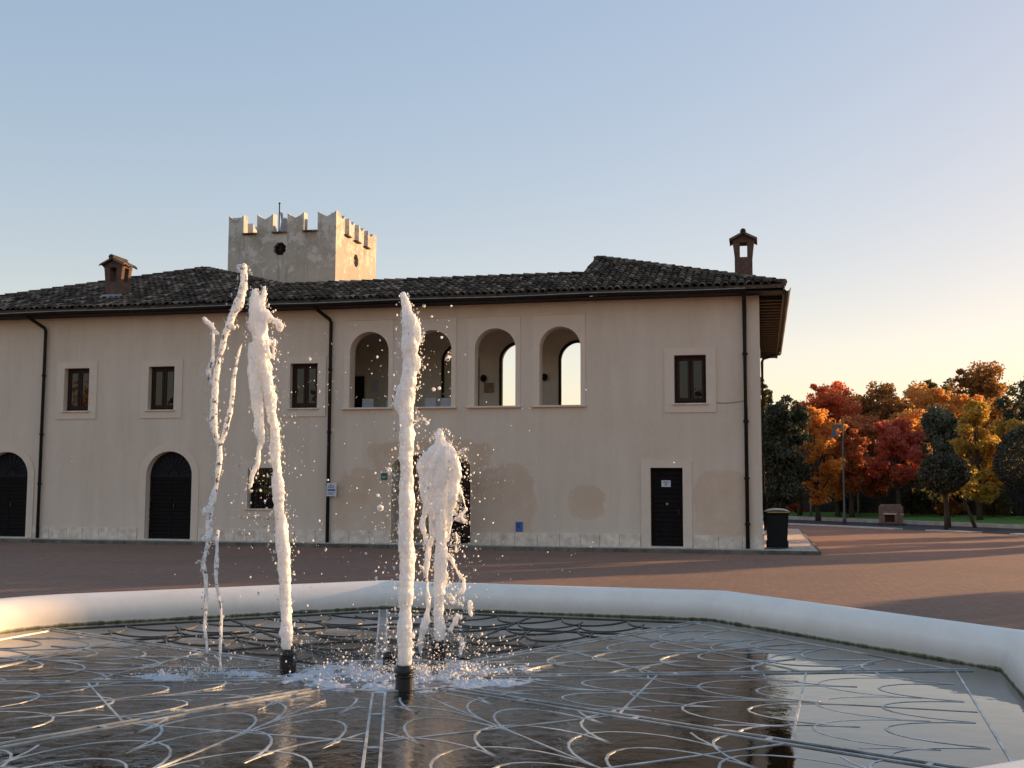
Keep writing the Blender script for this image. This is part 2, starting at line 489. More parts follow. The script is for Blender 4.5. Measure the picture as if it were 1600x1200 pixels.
def cut(o, cutters):
    """boolean-cut prisms (one MB) out of a wall"""
    c = cutters.build('cutter', M['void'])
    md = o.modifiers.new('cut', 'BOOLEAN'); md.object = c; md.operation = 'DIFFERENCE'; md.solver = 'EXACT'
    dg = bpy.context.evaluated_depsgraph_get()
    me = bpy.data.meshes.new_from_object(o.evaluated_get(dg))
    o.modifiers.clear()
    old = o.data; o.data = me; bpy.data.meshes.remove(old)
    cm = c.data; bpy.data.objects.remove(c); bpy.data.meshes.remove(cm)

def arch_poly(x0, x1, z0, zs, zt, n=20):
    """opening outline: straight to the springing zs, then a half ellipse up to zt"""
    cx = (x0 + x1) / 2; rx = (x1 - x0) / 2
    return [(x0, z0), (x1, z0)] + [(cx + rx * math.cos(math.pi * k / n), zs + (zt - zs) * math.sin(math.pi * k / n)) for k in range(n + 1)]

def ring_prism(mb, outer, inner, y0, y1):
    """frame between two outlines with equal vertex counts"""
    n = len(outer)
    vs = [(p[0], y0, p[1]) for p in outer] + [(p[0], y0, p[1]) for p in inner] + [(p[0], y1, p[1]) for p in outer] + [(p[0], y1, p[1]) for p in inner]
    fs = []
    for i in range(n):
        j = (i + 1) % n
        fs += [(i, j, n + j, n + i), (2 * n + j, 2 * n + i, 3 * n + i, 3 * n + j), (i, 2 * n + i, 2 * n + j, j), (n + j, 3 * n + j, 3 * n + i, n + i)]
    mb.add(vs, fs)

def rect(x0, x1, z0, z1):
    return [(x0, z0), (x1, z0), (x1, z1), (x0, z1)]

# ------------------------------------------------------------------ the setting: ground, paving, lawn
def sheet(name, poly, z, m):
    o = MB().add([(p[0], p[1], z) for p in poly], [tuple(range(len(poly)))]).build(name, m)
    return struct(o)
sheet('ground', [(-900, -900), (900, -900), (900, 900), (-900, 900)], -0.03, M['earth'])
K = Vector((0.645, -0.764)).normalized()          # run of the kerb, towards the right
Nn = Vector((0.764, 0.645)).normalized()          # away from the plaza
k0 = Vector((1.5, 53.2))
def kp(a, b): return k0 + K * a + Nn * b
sheet('plaza', [(-90, -70), (90, -70), tuple(kp(150, 0)), tuple(kp(-80, 0))], 0.0, M['paving'])
sheet('path', [tuple(kp(-80, 0.2)), tuple(kp(150, 0.2)), tuple(kp(150, 5.9)), tuple(kp(-80, 5.9))], -0.02, M['asphalt'])
def kerb(b0, b1, z0, z1, segs, name='kerb'):
    mb = MB()
    for a0, a1 in segs:
        a = a0
        while a < a1:
            e = min(a + 1.0, a1)
            q = [kp(a + 0.006, b0), kp(e - 0.006, b0), kp(e - 0.006, b1), kp(a + 0.006, b1)]
            mb.prism([(p.x, p.y) for p in q], z0, z1, 'z')
            a = e
    return struct(mb.build(name, M['kerb'], bevel=0.01))
kerb(-0.28, 0.22, -0.05, 0.05, [(-6, 6.1), (7.7, 10.0), (11.6, 17.0), (18.6, 60)])
kerb(5.9, 6.2, -0.05, 0.15, [(-30, 70)], 'far_kerb')
lawn = MB()
rows = []
for i in range(61):
    a = -40 + i * 2.0
    rows.append([(kp(a, b).x, kp(a, b).y, 0.10 + 0.04 * (b - 6.2) + 0.05 * noise.noise((a * .2, b * .2, 0))) for b in (6.2, 8, 10, 13, 16, 20, 28)])
nv = len(rows[0])
lawn.add([p for r in rows for p in r], [(i * nv + j, (i + 1) * nv + j, (i + 1) * nv + j + 1, i * nv + j + 1) for i in range(60) for j in range(nv - 1)])
struct(lawn.build('lawn', M['grass'], smooth=True))
def lawn_z(x, y):
    b = (Vector((x, y)) - k0).dot(Nn)
    return 0.10 + 0.04 * (b - 6.2) if b > 6.2 else 0.0

# gravel strip with its stone edging along the building
MB_g = MB().box(-28, 1.36, 29.49, 45.5, -0.02, 0.085)
struct(MB_g.build('gravel_strip', M['gravel']))
e = MB()
x = -28.0
while x < 1.29:
    e.box(x + .004, min(x + 0.99, 1.43) - .004, 29.42, 29.485, -0.02, 0.098); x += 1.0
y = 29.49
while y < 45.4:
    e.box(1.365, 1.43, y + .004, min(y + .99, 45.6), -0.02, 0.10); y += 1.0
struct(e.build('gravel_edging', M['edging'], bevel=0.008))

# ------------------------------------------------------------------ the villa
FY = 30.3
villa = thing('villa', 'long two storey beige plastered building with tiled roofs and arched loggia behind the fountain', 'building', (-12, 36, 0))
def vpart(name, mb, m, parent=None, **kw): return mb.build(name, m, parent or villa, **kw)

front = vpart('wall', MB().box(-26.4, 0, FY, FY + 0.4, 0, 6.86), M['plaster'])
c = MB()
WIN = [(-20.75, -19.91), (-17.92, -17.06), (-13.37, -12.51), (-2.27, -1.42)]
for x0, x1 in WIN: c.prism(rect(x0, x1, 3.94, 5.24), FY - .2, FY + .6)
ARCH = [(-11.53, -10.36), (-9.67, -8.5), (-7.82, -6.65), (-5.97, -4.82)]
for x0, x1 in ARCH: c.prism(arch_poly(x0, x1, 3.93, 5.54, 6.11), FY - .2, FY + .6)
DOORS = [(-23.42, -21.88), (-17.89, -16.40)]
for x0, x1 in DOORS: c.prism(arch_poly(x0, x1, -.2, 1.98, 2.70), FY - .2, FY + .6)
c.prism(rect(-14.62, -13.77, 1.03, 2.21), FY - .2, FY + .6)
PORT = (-10.23, -7.93)
c.prism(arch_poly(*PORT, -.2, 2.25, 2.62), FY - .2, FY + .6)
c.prism(rect(-2.93, -2.07, -.2, 2.21), FY - .2, FY + .6)
cut(front, c)

RY = 33.40
rear = vpart('wall', MB().box(-13.4, -5.0, RY, RY + 0.4, 0, 6.86), M['room'])
c = MB()
for x0, x1 in ARCH[1:]: c.prism(arch_poly(x0, x1, 3.93, 5.54, 6.11), RY - .2, RY + .6)
cut(rear, c)
for w in (MB().box(-0.4, 0, FY + .4, 44.0, 0, 6.86), MB().box(-5.0, -0.4, 43.6, 44.0, 0, 6.86),
          MB().prism([(RY + .4, 0), (43.6, 0), (43.6, 8.6), (35.5, 8.6), (RY + .4, 8.0)], -5.0, -4.6, 'x'),
          MB().box(-26.4, -26.0, FY + .4, 43.6, 0, 6.86), MB().box(-26.4, -13.4, 43.6, 44.0, 0, 6.86), MB().box(-13.4, -13.0, RY + .4, 43.6, 0, 6.86)):
    vpart('wall', w, M['plaster'])
pw = MB().box(-4.72, -4.6, FY + .4, RY, 3.5, 6.6)                               # loggia room ends
pw.box(-14.4, -14.28, FY + .4, RY, 3.5, 6.6).box(-14.4, -13.4, RY, RY + .12, 3.5, 6.6)
pw.box(-14.28, -4.72, FY + .4, RY, 6.55, 6.66)
vpart('room_wall', pw, M['room'])
vpart('room_floor', MB().box(-26.0, -0.4, FY + .4, RY, 3.3, 3.5), M['room_floor'])
# passage behind the portal
pg = MB().box(-10.5, -10.35, FY + .4, RY, 0, 3.2).box(-7.81, -7.66, FY + .4, RY, 0, 3.2).box(-10.35, -7.81, RY - .14, RY - .02, 0, 3.2)
vpart('passage_wall', pg, M['passage'])
vpart('passage_floor', MB().box(-10.35, -7.81, FY + .02, RY - .15, 0.02, 0.105), M['stone'])
# near-black boards standing in for unlit rooms behind the other openings
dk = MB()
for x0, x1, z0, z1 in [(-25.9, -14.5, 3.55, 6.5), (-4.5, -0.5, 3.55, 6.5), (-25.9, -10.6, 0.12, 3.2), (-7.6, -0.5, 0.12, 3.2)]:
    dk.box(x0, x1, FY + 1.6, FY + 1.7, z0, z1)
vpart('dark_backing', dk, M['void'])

# plinth slabs
pl = MB()
def slabs(x0, x1):
    x = x0
    while x < x1 - .05:
        wd = random.uniform(.52, .68)
        e = min(x + wd, x1)
        if x1 - e < .25: e = x1
        pl.box(x + .005, e - .005, FY - random.uniform(.028, .036), FY + .01, 0.05, 0.43 + random.uniform(-.008, .008))
        x = e
for a, b in [(-26.4, -23.66), (-21.64, -18.14), (-16.16, -12.17), (-12.03, -10.24), (-7.92, -3.20), (-1.80, 0.03)]: 
    pl = MB(); slabs(a, b); vpart('plinth', pl, M['stone'], bevel=.006)
vpart('plinth', MB().box(0.0, .034, FY + .012, 44.0, 0.05, .43), M['stone'])

# windows: stucco surround > sash, panes, sill
def casement(name, w, h, ow, oh_lo, oh_hi, loc, panes=2):
    """window centred in x on its own origin, z0 = opening bottom"""
    s = MB()
    outer = rect(-w / 2 - ow, w / 2 + ow, -oh_lo, h + oh_hi)
    inner = rect(-w / 2, w / 2, 0, h)
    ring_prism(s, outer, inner, -.03, .004)
    wdw = s.build(name, M['surround'], villa)
    wdw.location = loc
    fr = MB()
    y0, y1 = .16, .22
    t = .055
    ring_prism(fr, rect(-w / 2 - .003, w / 2 + .003, -.003, h + .003), rect(-w / 2 + t, w / 2 - t, t, h - t), y0, y1)
    xs = [(-w / 2 + t + .004, -.006), (.006, w / 2 - t - .004)]
    for a, b in xs:
        ring_prism(fr, rect(a, b, t + .004, h - t - .004), rect(a + .075, b - .065, t + .10, h - t - .085), y0 - .018, y1 - .02)
    f = fr.build('sash_frame', M['wood'], wdw, bevel=.006)
    for a, b in xs:
        MB().box(a + .07, b - .06, y0 + .006, y0 + .014, t + .09, h - t - .08).build('pane', M['glass'], wdw)
    MB().box(-w / 2 - .06, w / 2 + .06, -.085, .15, -.045, -.003).build('sill', M['stone'], wdw, bevel=.008)
    return wdw
ORIG_V = Vector((-12, 36, 0))
def copy_part(o, loc):
    n = o.copy(); col.objects.link(n); n.location = loc
    for ch in [q for q in scene.objects if q.parent == o]:
        d = ch.copy(); col.objects.link(d); d.parent = n
    return n
w0 = casement('window', .85, 1.30, .26, .25, .19, (-20.33, FY, 3.94))
for x in (-17.49, -12.94, -1.845): copy_part(w0, (x, FY, 3.94))
# small ground floor window with an iron grate
s = MB(); ring_prism(s, rect(-.655, .625, -.25, 1.38), rect(-.425, .425, 0, 1.18), -.03, .004)
lw = s.build('window', M['surround'], villa); lw.location = (-14.195, FY, 1.03)
MB().box(-.43, .43, .2, .21, -.003, 1.183).build('pane', M['glass'], lw)
g = MB()
for i in range(6): g.box(-.36 + i * .144 - .009, -.36 + i * .144 + .009, .10, .118, -.003, 1.183)
for z in (.2, .59, .98): g.box(-.428, .428, .119, .125, z - .012, z + .012)
g.build('grate', M['pipe'], lw)
MB().box(-.49, .49, -.085, .15, -.045, -.003).build('sill', M['stone'], lw, bevel=.008)

# loggia surrounds
def loggia_surround(x0, x1):
    n = 20
    inner = arch_poly(x0, x1, 3.93, 5.54, 6.11, n)
    ox0, ox1, zt = x0 - .19, x1 + .13, 6.44
    outer = [(ox0, 3.93), (ox1, 3.93)]
    for k in range(n + 1):
        a = math.pi * k / n
        u, v = math.cos(a), math.sin(a)
        s_ = min(1 / max(abs(u), 1e-6), 1 / max(abs(v), 1e-6))
        cx = (ox0 + ox1) / 2
        outer.append((cx + u * s_ * (ox1 - ox0) / 2, 5.54 + min(v * s_, 1) * (zt - 5.54)))
    mb = MB(); ring_prism(mb, outer, inner, FY - .025, FY + .004)
    o = vpart('loggia_arch', mb, M['surround'])
    MB().box(ox0 - .03, ox1 + .03, FY - .10, FY + .395, 3.875, 3.927).build('sill', M['surround'], o, bevel=.008)
    # a raised drip line over the panel
    MB().box(ox0 - .01, ox1 + .01, FY - .05, FY + .004, zt + .003, zt + .03).build('drip_moulding', M['surround'], o)
for a in ARCH: loggia_surround(*a)
def arch_frame(x0, x1):
    o = MB(); n = 20
    ring_prism(o, arch_poly(x0 - .02, x1 + .02, 3.9, 5.54, 6.13, n), arch_poly(x0 + .05, x1 - .05, 3.98, 5.54, 6.05, n), RY - .03, RY + .05)
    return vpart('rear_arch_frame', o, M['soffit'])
for a in ARCH[2:]: arch_frame(*a)
f2 = arch_frame(*ARCH[1])
MB().prism(arch_poly(ARCH[1][0] + .04, ARCH[1][1] - .04, 4.3, 5.54, 5.72), RY + .06, RY + .08).build('curtain', M['curtain'], f2)

# arched plank doors
def arched_door(x0, x1):
    n = 20
    mb = MB()
    ring_prism(mb, arch_poly(x0 - .22, x1 + .22, .05, 1.98, 2.92, n), arch_poly(x0, x1, .05, 1.98, 2.70, n), FY - .032, FY + .004)
    d = vpart('arched_doorway', mb, M['surround'])
    cx = (x0 + x1) / 2
    lf = MB()
    z = .12
    while z < 1.93:
        e = min(z + .115, 1.95)
        for a, b in ((x0 + .02, cx - .004), (cx + .004, x1 - .02)):
            lf.box(a, b, FY + .20, FY + .245, z + .004, e - .004)
        z += .115
    ob = lf.build('door', M['door'], d, bevel=.004)
    MB().box(cx + .07, cx + .10, FY + .15, FY + .199, 1.02, 1.16).build('handle', M['metal'], d)
    fan = MB().prism(arch_poly(x0, x1, 1.96, 1.98, 2.70, n), FY + .23, FY + .26)
    MBf = fan.build('fanlight', M['fan'], d)
    ray_ = MB()
    for k in range(1, 12):
        a = math.pi * k / 12
        p0 = (cx + .16 * math.cos(a), 1.99 + .16 * math.sin(a)); p1 = (cx + (x1 - x0) / 2 * math.cos(a) * .99, 1.98 + .70 * math.sin(a))
        ray_.tube([(p0[0], FY + .22, p0[1]), (p1[0], FY + .22, p1[1])], .013, 6)
    ray_.tube([(cx + .17 * math.cos(math.pi * k / 12), FY + .215, 1.98 + .17 * math.sin(math.pi * k / 12)) for k in range(13)], .015, 6)
    ray_.box(x0 + .01, x1 - .01, FY + .19, FY + .229, 1.945, 1.985)
    ray_.build('fan_bars', M['pipe'], d)
    MB().box(x0 - .1, x1 + .1, FY - .12, FY + .3, .06, .115).build('threshold', M['stone'], d, bevel=.01)
for a in DOORS: arched_door(*a)

# single plank door on the right
mb = MB(); ring_prism(mb, rect(-3.18, -1.83, .05, 2.41), rect(-2.93, -2.07, .05, 2.21), FY - .034, FY + .004)
sd = vpart('doorway', mb, M['surround'])
lf = MB(); z = .13
while z < 2.2:
    lf.box(-2.92, -2.08, FY + .12, FY + .165, z + .004, min(z + .125, 2.205) - .004); z += .125
lf.build('door', M['door'], sd, bevel=.004)
MB().lathe([(.0, 0), (.028, .004), (.034, .02), (.02, .035), (.0, .04)], 12).build('knob', M['gutter'], sd)
kn = [o for o in scene.objects if o.name == 'knob'][0]
kn.rotation_euler = (R(90), 0, 0); kn.location = (-2.50, FY + .118, 1.24)
MB().box(-2.185, -2.165, FY + .08, FY + .118, .98, 1.10).tube([(-2.175, FY + .075, 1.08), (-2.25, FY + .07, 1.08)], .008, 8).build('handle', M['metal'], sd)
MB().box(-3.02, -1.98, FY - .12, FY + .2, .06, .12).build('threshold', M['stone'], sd, bevel=.01)

# portal: two leaves swung outwards
def leaf(hx, sgn, name):
    a = R(78)
    L = 1.02
    ca, sa = math.cos(a), math.sin(a)
    P = lambda u, z, t: (hx + sgn * -1 * (u * ca) + sgn * t * sa, FY - u * sa - t * ca * 0 - 0.0, z)
    prof = [(0, .14), (L, .14)] + [(L * (1 - k / 8), 2.05 + .44 * math.sin(math.pi / 2 * (1 - k / 8))) for k in range(9)]
    n = len(prof)
    vs = [P(u, z, 0) for u, z in prof] + [P(u, z, .05) for u, z in prof]
    fs = [tuple(range(n))[::-1], tuple(range(n, 2 * n))] + [(i, (i + 1) % n, n + (i + 1) % n, n + i) for i in range(n)]
    o = MB().add(vs, fs).build(name, M['door'], pt)
    st = MB()
    for t0 in (-.012, .05):
        for z0 in (.3, .75, 1.2, 1.65):
            for u0 in (.12, .58):
                q = [P(u0, z0, t0), P(u0 + .32, z0, t0), P(u0 + .32, z0 + .3, t0), P(u0, z0 + .3, t0)]
                q2 = [P(u0, z0, t0 + .012), P(u0 + .32, z0, t0 + .012), P(u0 + .32, z0 + .3, t0 + .012), P(u0, z0 + .3, t0 + .012)]
                st.add(q + q2, [(0, 1, 2, 3), (7, 6, 5, 4), (0, 4, 5, 1), (1, 5, 6, 2), (2, 6, 7, 3), (3, 7, 4, 0)])
    st.build('door_panel', M['wood'], o)
    return o
mb = MB(); ring_prism(mb, arch_poly(PORT[0] - .02, PORT[1] + .02, .05, 2.25, 2.65), arch_poly(PORT[0] + .001, PORT[1] - .001, .05, 2.25, 2.62), FY - .012, FY + .39)
pt = vpart('portal', mb, M['passage'])
leaf(PORT[1] - .04, 1, 'door'); 
MB().box(PORT[0], PORT[1], FY - .15, FY + .02, .04, .11).build('threshold', M['stone'], pt, bevel=.01)

# ------------------------------------------------------------------ roofs
SL = 0.37
EY, EZ = 29.70, 6.93
def fz(y): return EZ + SL * (y - EY)
AR = (-5.0, 35.0); AL = (-19.3, 36.2)
XR = -11.9
side_s = (fz(AL[1]) - EZ) / (AL[0] - XR)          # left block, right-hand slope (negative run)
right_s = (fz(AR[1]) - EZ) / (0.65 - AR[0])
def lz(x): return EZ + (x - XR) * side_s
def rz_(x): return EZ + (0.65 - x) * right_s
RIDGE_Y = 32.1
roof = MB()
P3 = lambda x, y, z: (x, y, z)
roof.add([P3(-27, EY, EZ), P3(.65, EY, EZ), P3(*AR, fz(AR[1])), P3(-5.0, RIDGE_Y, fz(RIDGE_Y)), P3(-14.47, RIDGE_Y, fz(RIDGE_Y)), P3(*AL, fz(AL[1]))], [(0, 1, 2, 3, 4, 5)])
roof.add([P3(.65, EY, EZ), P3(.65, 44.6, EZ), P3(-5.0, 44.6, rz_(-5.0)), P3(*AR, fz(AR[1]))], [(0, 1, 2, 3)])
roof.add([P3(XR, 34.4, EZ), P3(XR, 44.6, EZ), P3(AL[0], 44.6, fz(AL[1])), P3(*AL, fz(AL[1])), P3(-14.47, RIDGE_Y, fz(RIDGE_Y))], [(0, 1, 2, 3, 4)])
roof.add([P3(-5.0, RIDGE_Y, fz(RIDGE_Y)), P3(-5.0, 34.4, EZ), P3(-11.9, 34.4, EZ), P3(-14.47, RIDGE_Y, fz(RIDGE_Y))], [(0, 1, 2, 3)])
roof.add([P3(-27, EY, EZ), P3(*AL, fz(AL[1])), P3(AL[0], 44.6, fz(AL[1])), P3(-27, 44.6, EZ)], [(0, 1, 2, 3)])
roof_o = vpart('roof', roof, M['tiles'])
sd_ = roof_o.modifiers.new('thick', 'SOLIDIFY'); sd_.thickness = .09; sd_.offset = 0

def inside(poly, x, y):
    r = False
    for i in range(len(poly)):
        (x1, y1), (x2, y2) = poly[i], poly[i - 1]
        if (y1 > y) != (y2 > y) and x < (x2 - x1) * (y - y1) / (y2 - y1) + x1: r = not r
    return r
def tile_field(origin, ev, uv, poly, pitch=.205, course=.34):
    """rows of overlapping half-round tiles on a slope; poly in (s,t) slope coordinates"""
    ev = Vector(ev).normalized(); uv = Vector(uv).normalized(); nv_ = ev.cross(uv).normalized()
    if nv_.z < 0: nv_ = -nv_
    o = Vector(origin)
    smin = min(p[0] for p in poly); smax = max(p[0] for p in poly); tmax = max(p[1] for p in poly); tmin = min(p[1] for p in poly)
    mb = MB(); rr = random.Random(3)
    ns = int((smax - smin) / pitch) + 1; nt_ = int((tmax - tmin) / course) + 1
    for i in range(ns):
        s = smin + (i + .5) * pitch
        for j in range(nt_):
            t = tmin + j * course
            if not inside(poly, s, t + course * .5): continue
            a0 = s + rr.uniform(-.014, .014); a1 = s + rr.uniform(-.014, .014)
            lift0 = .055 + rr.uniform(-.005, .007); lift1 = .035 + rr.uniform(-.006, .006)
            r0 = rr.uniform(.088, .098); r1 = rr.uniform(.070, .078)
            tt0 = t + rr.uniform(-.03, .03); tt1 = tt0 + course + .07
            vs = []; n = 6
            for (a, l, r_, tt) in ((a0, lift0, r0, tt0), (a1, lift1, r1, tt1)):
                for k in range(n + 1):
                    an = math.pi * k / n
                    vs.append(o + ev * (a + r_ * math.cos(an)) + uv * tt + nv_ * (l + r_ * .85 * math.sin(an) - .03))
            # thickness at the lower end
            for k in range(n + 1):
                an = math.pi * k / n
                vs.append(o + ev * (a0 + (r0 - .018) * math.cos(an)) + uv * (tt0 + .002) + nv_ * (lift0 + (r0 * .85 - .018) * math.sin(an) - .03))
            fs = [(k, k + 1, n + 2 + k, n + 1 + k) for k in range(n)] + [(k + 1, k, 2 * (n + 1) + k, 2 * (n + 1) + k + 1) for k in range(n)]
            mb.add(vs, fs)
    return mb
cs = math.sqrt(1 + SL * SL)
fp = [(-27, 0), (.65, 0), (AR[0], (AR[1] - EY) * cs), (-5.0, (RIDGE_Y - EY) * cs), (-14.47, (RIDGE_Y - EY) * cs), (AL[0], (AL[1] - EY) * cs)]
tf = tile_field((0, EY - .03, EZ + .045), (1, 0, 0), (0, 1, SL), fp)
c2 = math.sqrt(1 + side_s ** 2)
sp = [(34.4, 0), (44.6, 0), (44.6, (XR - AL[0]) * c2), (AL[1], (XR - AL[0]) * c2), (RIDGE_Y, (XR + 14.47) * c2)]
t2 = tile_field((XR, 0, EZ + .045), (0, 1, 0), (-1, 0, -side_s), sp)
tf.add(t2.v, t2.f)
c3 = math.sqrt(1 + right_s ** 2)
sp = [(EY, 0), (44.6, 0), (44.6, 5.65 * c3), (AR[1], 5.65 * c3)]
t3 = tile_field((.66, 0, EZ + .045), (0, 1, 0), (-1, 0, right_s), sp)
tf.add(t3.v, t3.f)
tf.build('roof_tiles', M['tiles'], roof_o, smooth=False)
# ridge and hip caps
rc = MB(); rr = random.Random(5)
def caps(a, b, r=.10):
    a = Vector(a); b = Vector(b); d = b - a; n = max(1, int(d.length / .36)); u = d.normalized()
    sidev = u.cross(Vector((0, 0, 1))).normalized(); up = sidev.cross(u).normalized()
    for i in range(n):
        p0 = a + d * (i / n); p1 = a + d * ((i + 1) / n) + u * .06
        vs = []
        for p, q, l in ((p0, r * rr.uniform(1, 1.1), .035), (p1, r * .86, .015)):
            for k in range(7):
                an = math.pi * k / 6
                vs.append(p + sidev * (q * math.cos(an)) + up * (q * math.sin(an) + l))
        rc.add(vs, [(k, k + 1, 8 + k, 7 + k) for k in range(6)])
        rc.add([vs[k] for k in range(7)], [tuple(range(7))])
H = .05
caps((-27, EY, EZ + H), (*AL, fz(AL[1]) + H)); caps((-14.3, 31.95, fz(31.95) + H), (*AL, fz(AL[1]) + H))
caps((.65, EY, EZ + H), (*AR, fz(AR[1]) + H)); caps((-14.4, RIDGE_Y, fz(RIDGE_Y) + H), (-5.0, RIDGE_Y, fz(RIDGE_Y) + H))
caps((-4.95, RIDGE_Y, fz(RIDGE_Y) + H), (-4.95, AR[1], fz(AR[1]) + H), .09); caps((-5.0, 44.6, rz_(-5) + H), (*AR, fz(AR[1]) + H))
caps((AL[0], 44.6, fz(AL[1]) + H), (*AL, fz(AL[1]) + H))
rc.build('ridge_tiles', M['tiles'], roof_o)
# eaves: boards and rafter tails
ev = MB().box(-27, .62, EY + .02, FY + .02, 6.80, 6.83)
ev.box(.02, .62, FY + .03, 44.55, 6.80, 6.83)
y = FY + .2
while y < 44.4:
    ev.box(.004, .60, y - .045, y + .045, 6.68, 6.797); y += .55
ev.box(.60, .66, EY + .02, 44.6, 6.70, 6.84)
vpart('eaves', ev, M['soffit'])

# gutters, downpipes
def gutter(a, b, r=.075):
    a = Vector(a); b = Vector(b); u = (b - a).normalized(); s_ = u.cross(Vector((0, 0, 1)))
    mb = MB(); n = 8; N = 24
    vs = []
    for i in range(N + 1):
        p = a + (b - a) * i / N + Vector((0, 0, .012 * math.sin(i * 1.3)))
        for rad in (r, r - .008):
            for k in range(n + 1):
                an = math.pi + math.pi * k / n
                vs.append(p + s_ * (rad * math.cos(an)) + Vector((0, 0, rad * math.sin(an))))
    m_ = 2 * (n + 1)
    fs = []
    for i in range(N):
        for k in range(n):
            fs.append((i * m_ + k, i * m_ + k + 1, (i + 1) * m_ + k + 1, (i + 1) * m_ + k))
            fs.append((i * m_ + n + 1 + k + 1, i * m_ + n + 1 + k, (i + 1) * m_ + n + 1 + k, (i + 1) * m_ + n + 1 + k + 1))
        fs.append((i * m_ + n, i * m_ + 2 * n + 1, (i + 1) * m_ + 2 * n + 1, (i + 1) * m_ + n))
        fs.append((i * m_ + n + 1, i * m_, (i + 1) * m_, (i + 1) * m_ + n + 1))
    mb.add(vs, fs)
    g_ = vpart('gutter', mb, M['pipe'])
    MB().tube([a + (b - a) * i / N + s_ * r + Vector((0, 0, .012 * math.sin(i * 1.3))) for i in range(N + 1)], .013, 6).build('gutter_lip', M['gutter'], g_)
    return g_
gutter((-27, EY - .07, 6.885), (-.35, EY - .07, 6.885))
def pipe(pts, r=.05, brk=()):
    mb = MB().tube(pts, r, 10)
    for z in brk:
        mb.lathe([(r * 1.3, 0), (r * 1.3, .06)], 10, (pts[-1][0], pts[-1][1], z))
    return vpart('downpipe', mb, M['pipe'], smooth=True)
for x in (-21.42, -12.10):
    pipe([(x - .32, FY - .55, 6.80), (x - .30, FY - .35, 6.72), (x - .05, FY - .09, 6.50), (x, FY - .09, 6.40), (x, FY - .09, .10)], .05, (5.0, 3.2, 1.7))
pipe([(-.39, FY - .60, 6.82), (-.39, FY - .45, 6.78), (-.39, FY - .1, 6.66), (-.39, FY - .09, 6.55), (-.39, FY - .09, .10)], .055, (5.2, 3.4, 1.9, .7))
pipe([(.70, 43.2, 6.80), (.66, 43.2, 6.70), (.12, 43.0, 6.52), (.07, 43.0, 6.40), (.07, 43.0, .1)], .055, (4.5, 2.2))
gutter((.73, EY + .1, 6.885), (.73, 44.6, 6.885))
vpart('cable', MB().tube([(-1.40 + i * .12, FY - .012, 3.98 - .05 * math.sin(math.pi * i / 8)) for i in range(9)], .008, 5), M['cable'])

# chimneys
def chimney(cx, cy, w, zb, zs, cap_w, through):
    t = .09; h = w / 2
    mb = MB()
    z0, z1 = zs - .50, zs - .06
    mb.box(cx - h, cx + h, cy - h, cy + h, zb, z0)
    q = w * .21
    for sx in (-1, 1):
        for sy in (-1, 1):
            ax, ay = cx + sx * h, cy + sy * h
            mb.prism([(min(ax, ax - sx * (h - q)), 0), (max(ax, ax - sx * (h - q)), 0), (max(ax, ax - sx * (h - q)) + max(0, sx) * .05, z1 - z0), (min(ax, ax - sx * (h - q)) + min(0, sx) * .05, z1 - z0)], min(ay, ay - sy * (h - q)), max(ay, ay - sy * (h - q)))
            n_ = len(mb.v)
            for i in range(n_ - 8, n_):
                x_, y_, z_ = mb.v[i]; mb.v[i] = (x_, y_, z_ + z0 + .001)
    mb.box(cx - h - .055, cx + h + .055, cy - h - .01, cy + h + .01, z1 + .003, zs)
    mb.prism([(cx - h - .055, zs + .002), (cx + h + .055, zs + .002), (cx, zs + .19)], cy - h - .008, cy + h + .008)
    ch = vpart('chimney', mb, M['brick'])
    cp = MB()
    cw = cap_w / 2; cd = h + .13
    for s_ in (-1, 1):
        nrow = 3
        for k in range(nrow):
            y0 = cy - cd + k * 2 * cd / nrow; y1 = y0 + 2 * cd / nrow
            pts = []
            for (u, zz) in ((0, zs + .23), (cw, zs + .02)):
                for a in range(5):
                    an = math.pi * a / 4
                    pts.append((cx + s_ * u, (y0 + y1) / 2 + (y1 - y0) / 2 * math.cos(an), zz + .055 * math.sin(an)))
            pts2 = [(p[0], p[1], p[2] - .045) for p in pts]
            cp.add(pts + pts2, [(i, i + 1, 6 + i, 5 + i) for i in range(4)] + [(11 + i, 10 + i, 15 + i, 16 + i) for i in range(4)] + [(5 + i, 6 + i, 16 + i, 15 + i) for i in range(4)] + [(0, 5, 15, 10), (4, 14, 19, 9)])
    cp.tube([(cx, cy - cd - .03, zs + .255), (cx, cy + cd + .03, zs + .255)], .085, 10)
    cp.build('chimney_cap', M['tiles'], ch)
    return ch
ch = chimney(-19.78, 31.42, .54, 7.2, 8.56, .86, True)
MB().prism([(30.94, fz(30.94) + .03), (31.13, fz(31.13) + .03), (31.13, fz(31.13) + .19), (30.94, fz(30.94) + .13)], -20.13, -19.43, 'x').build('flashing', M['lead'], ch)
chimney(-.435, 34.0, .52, 7.0, 9.06, .82, True)

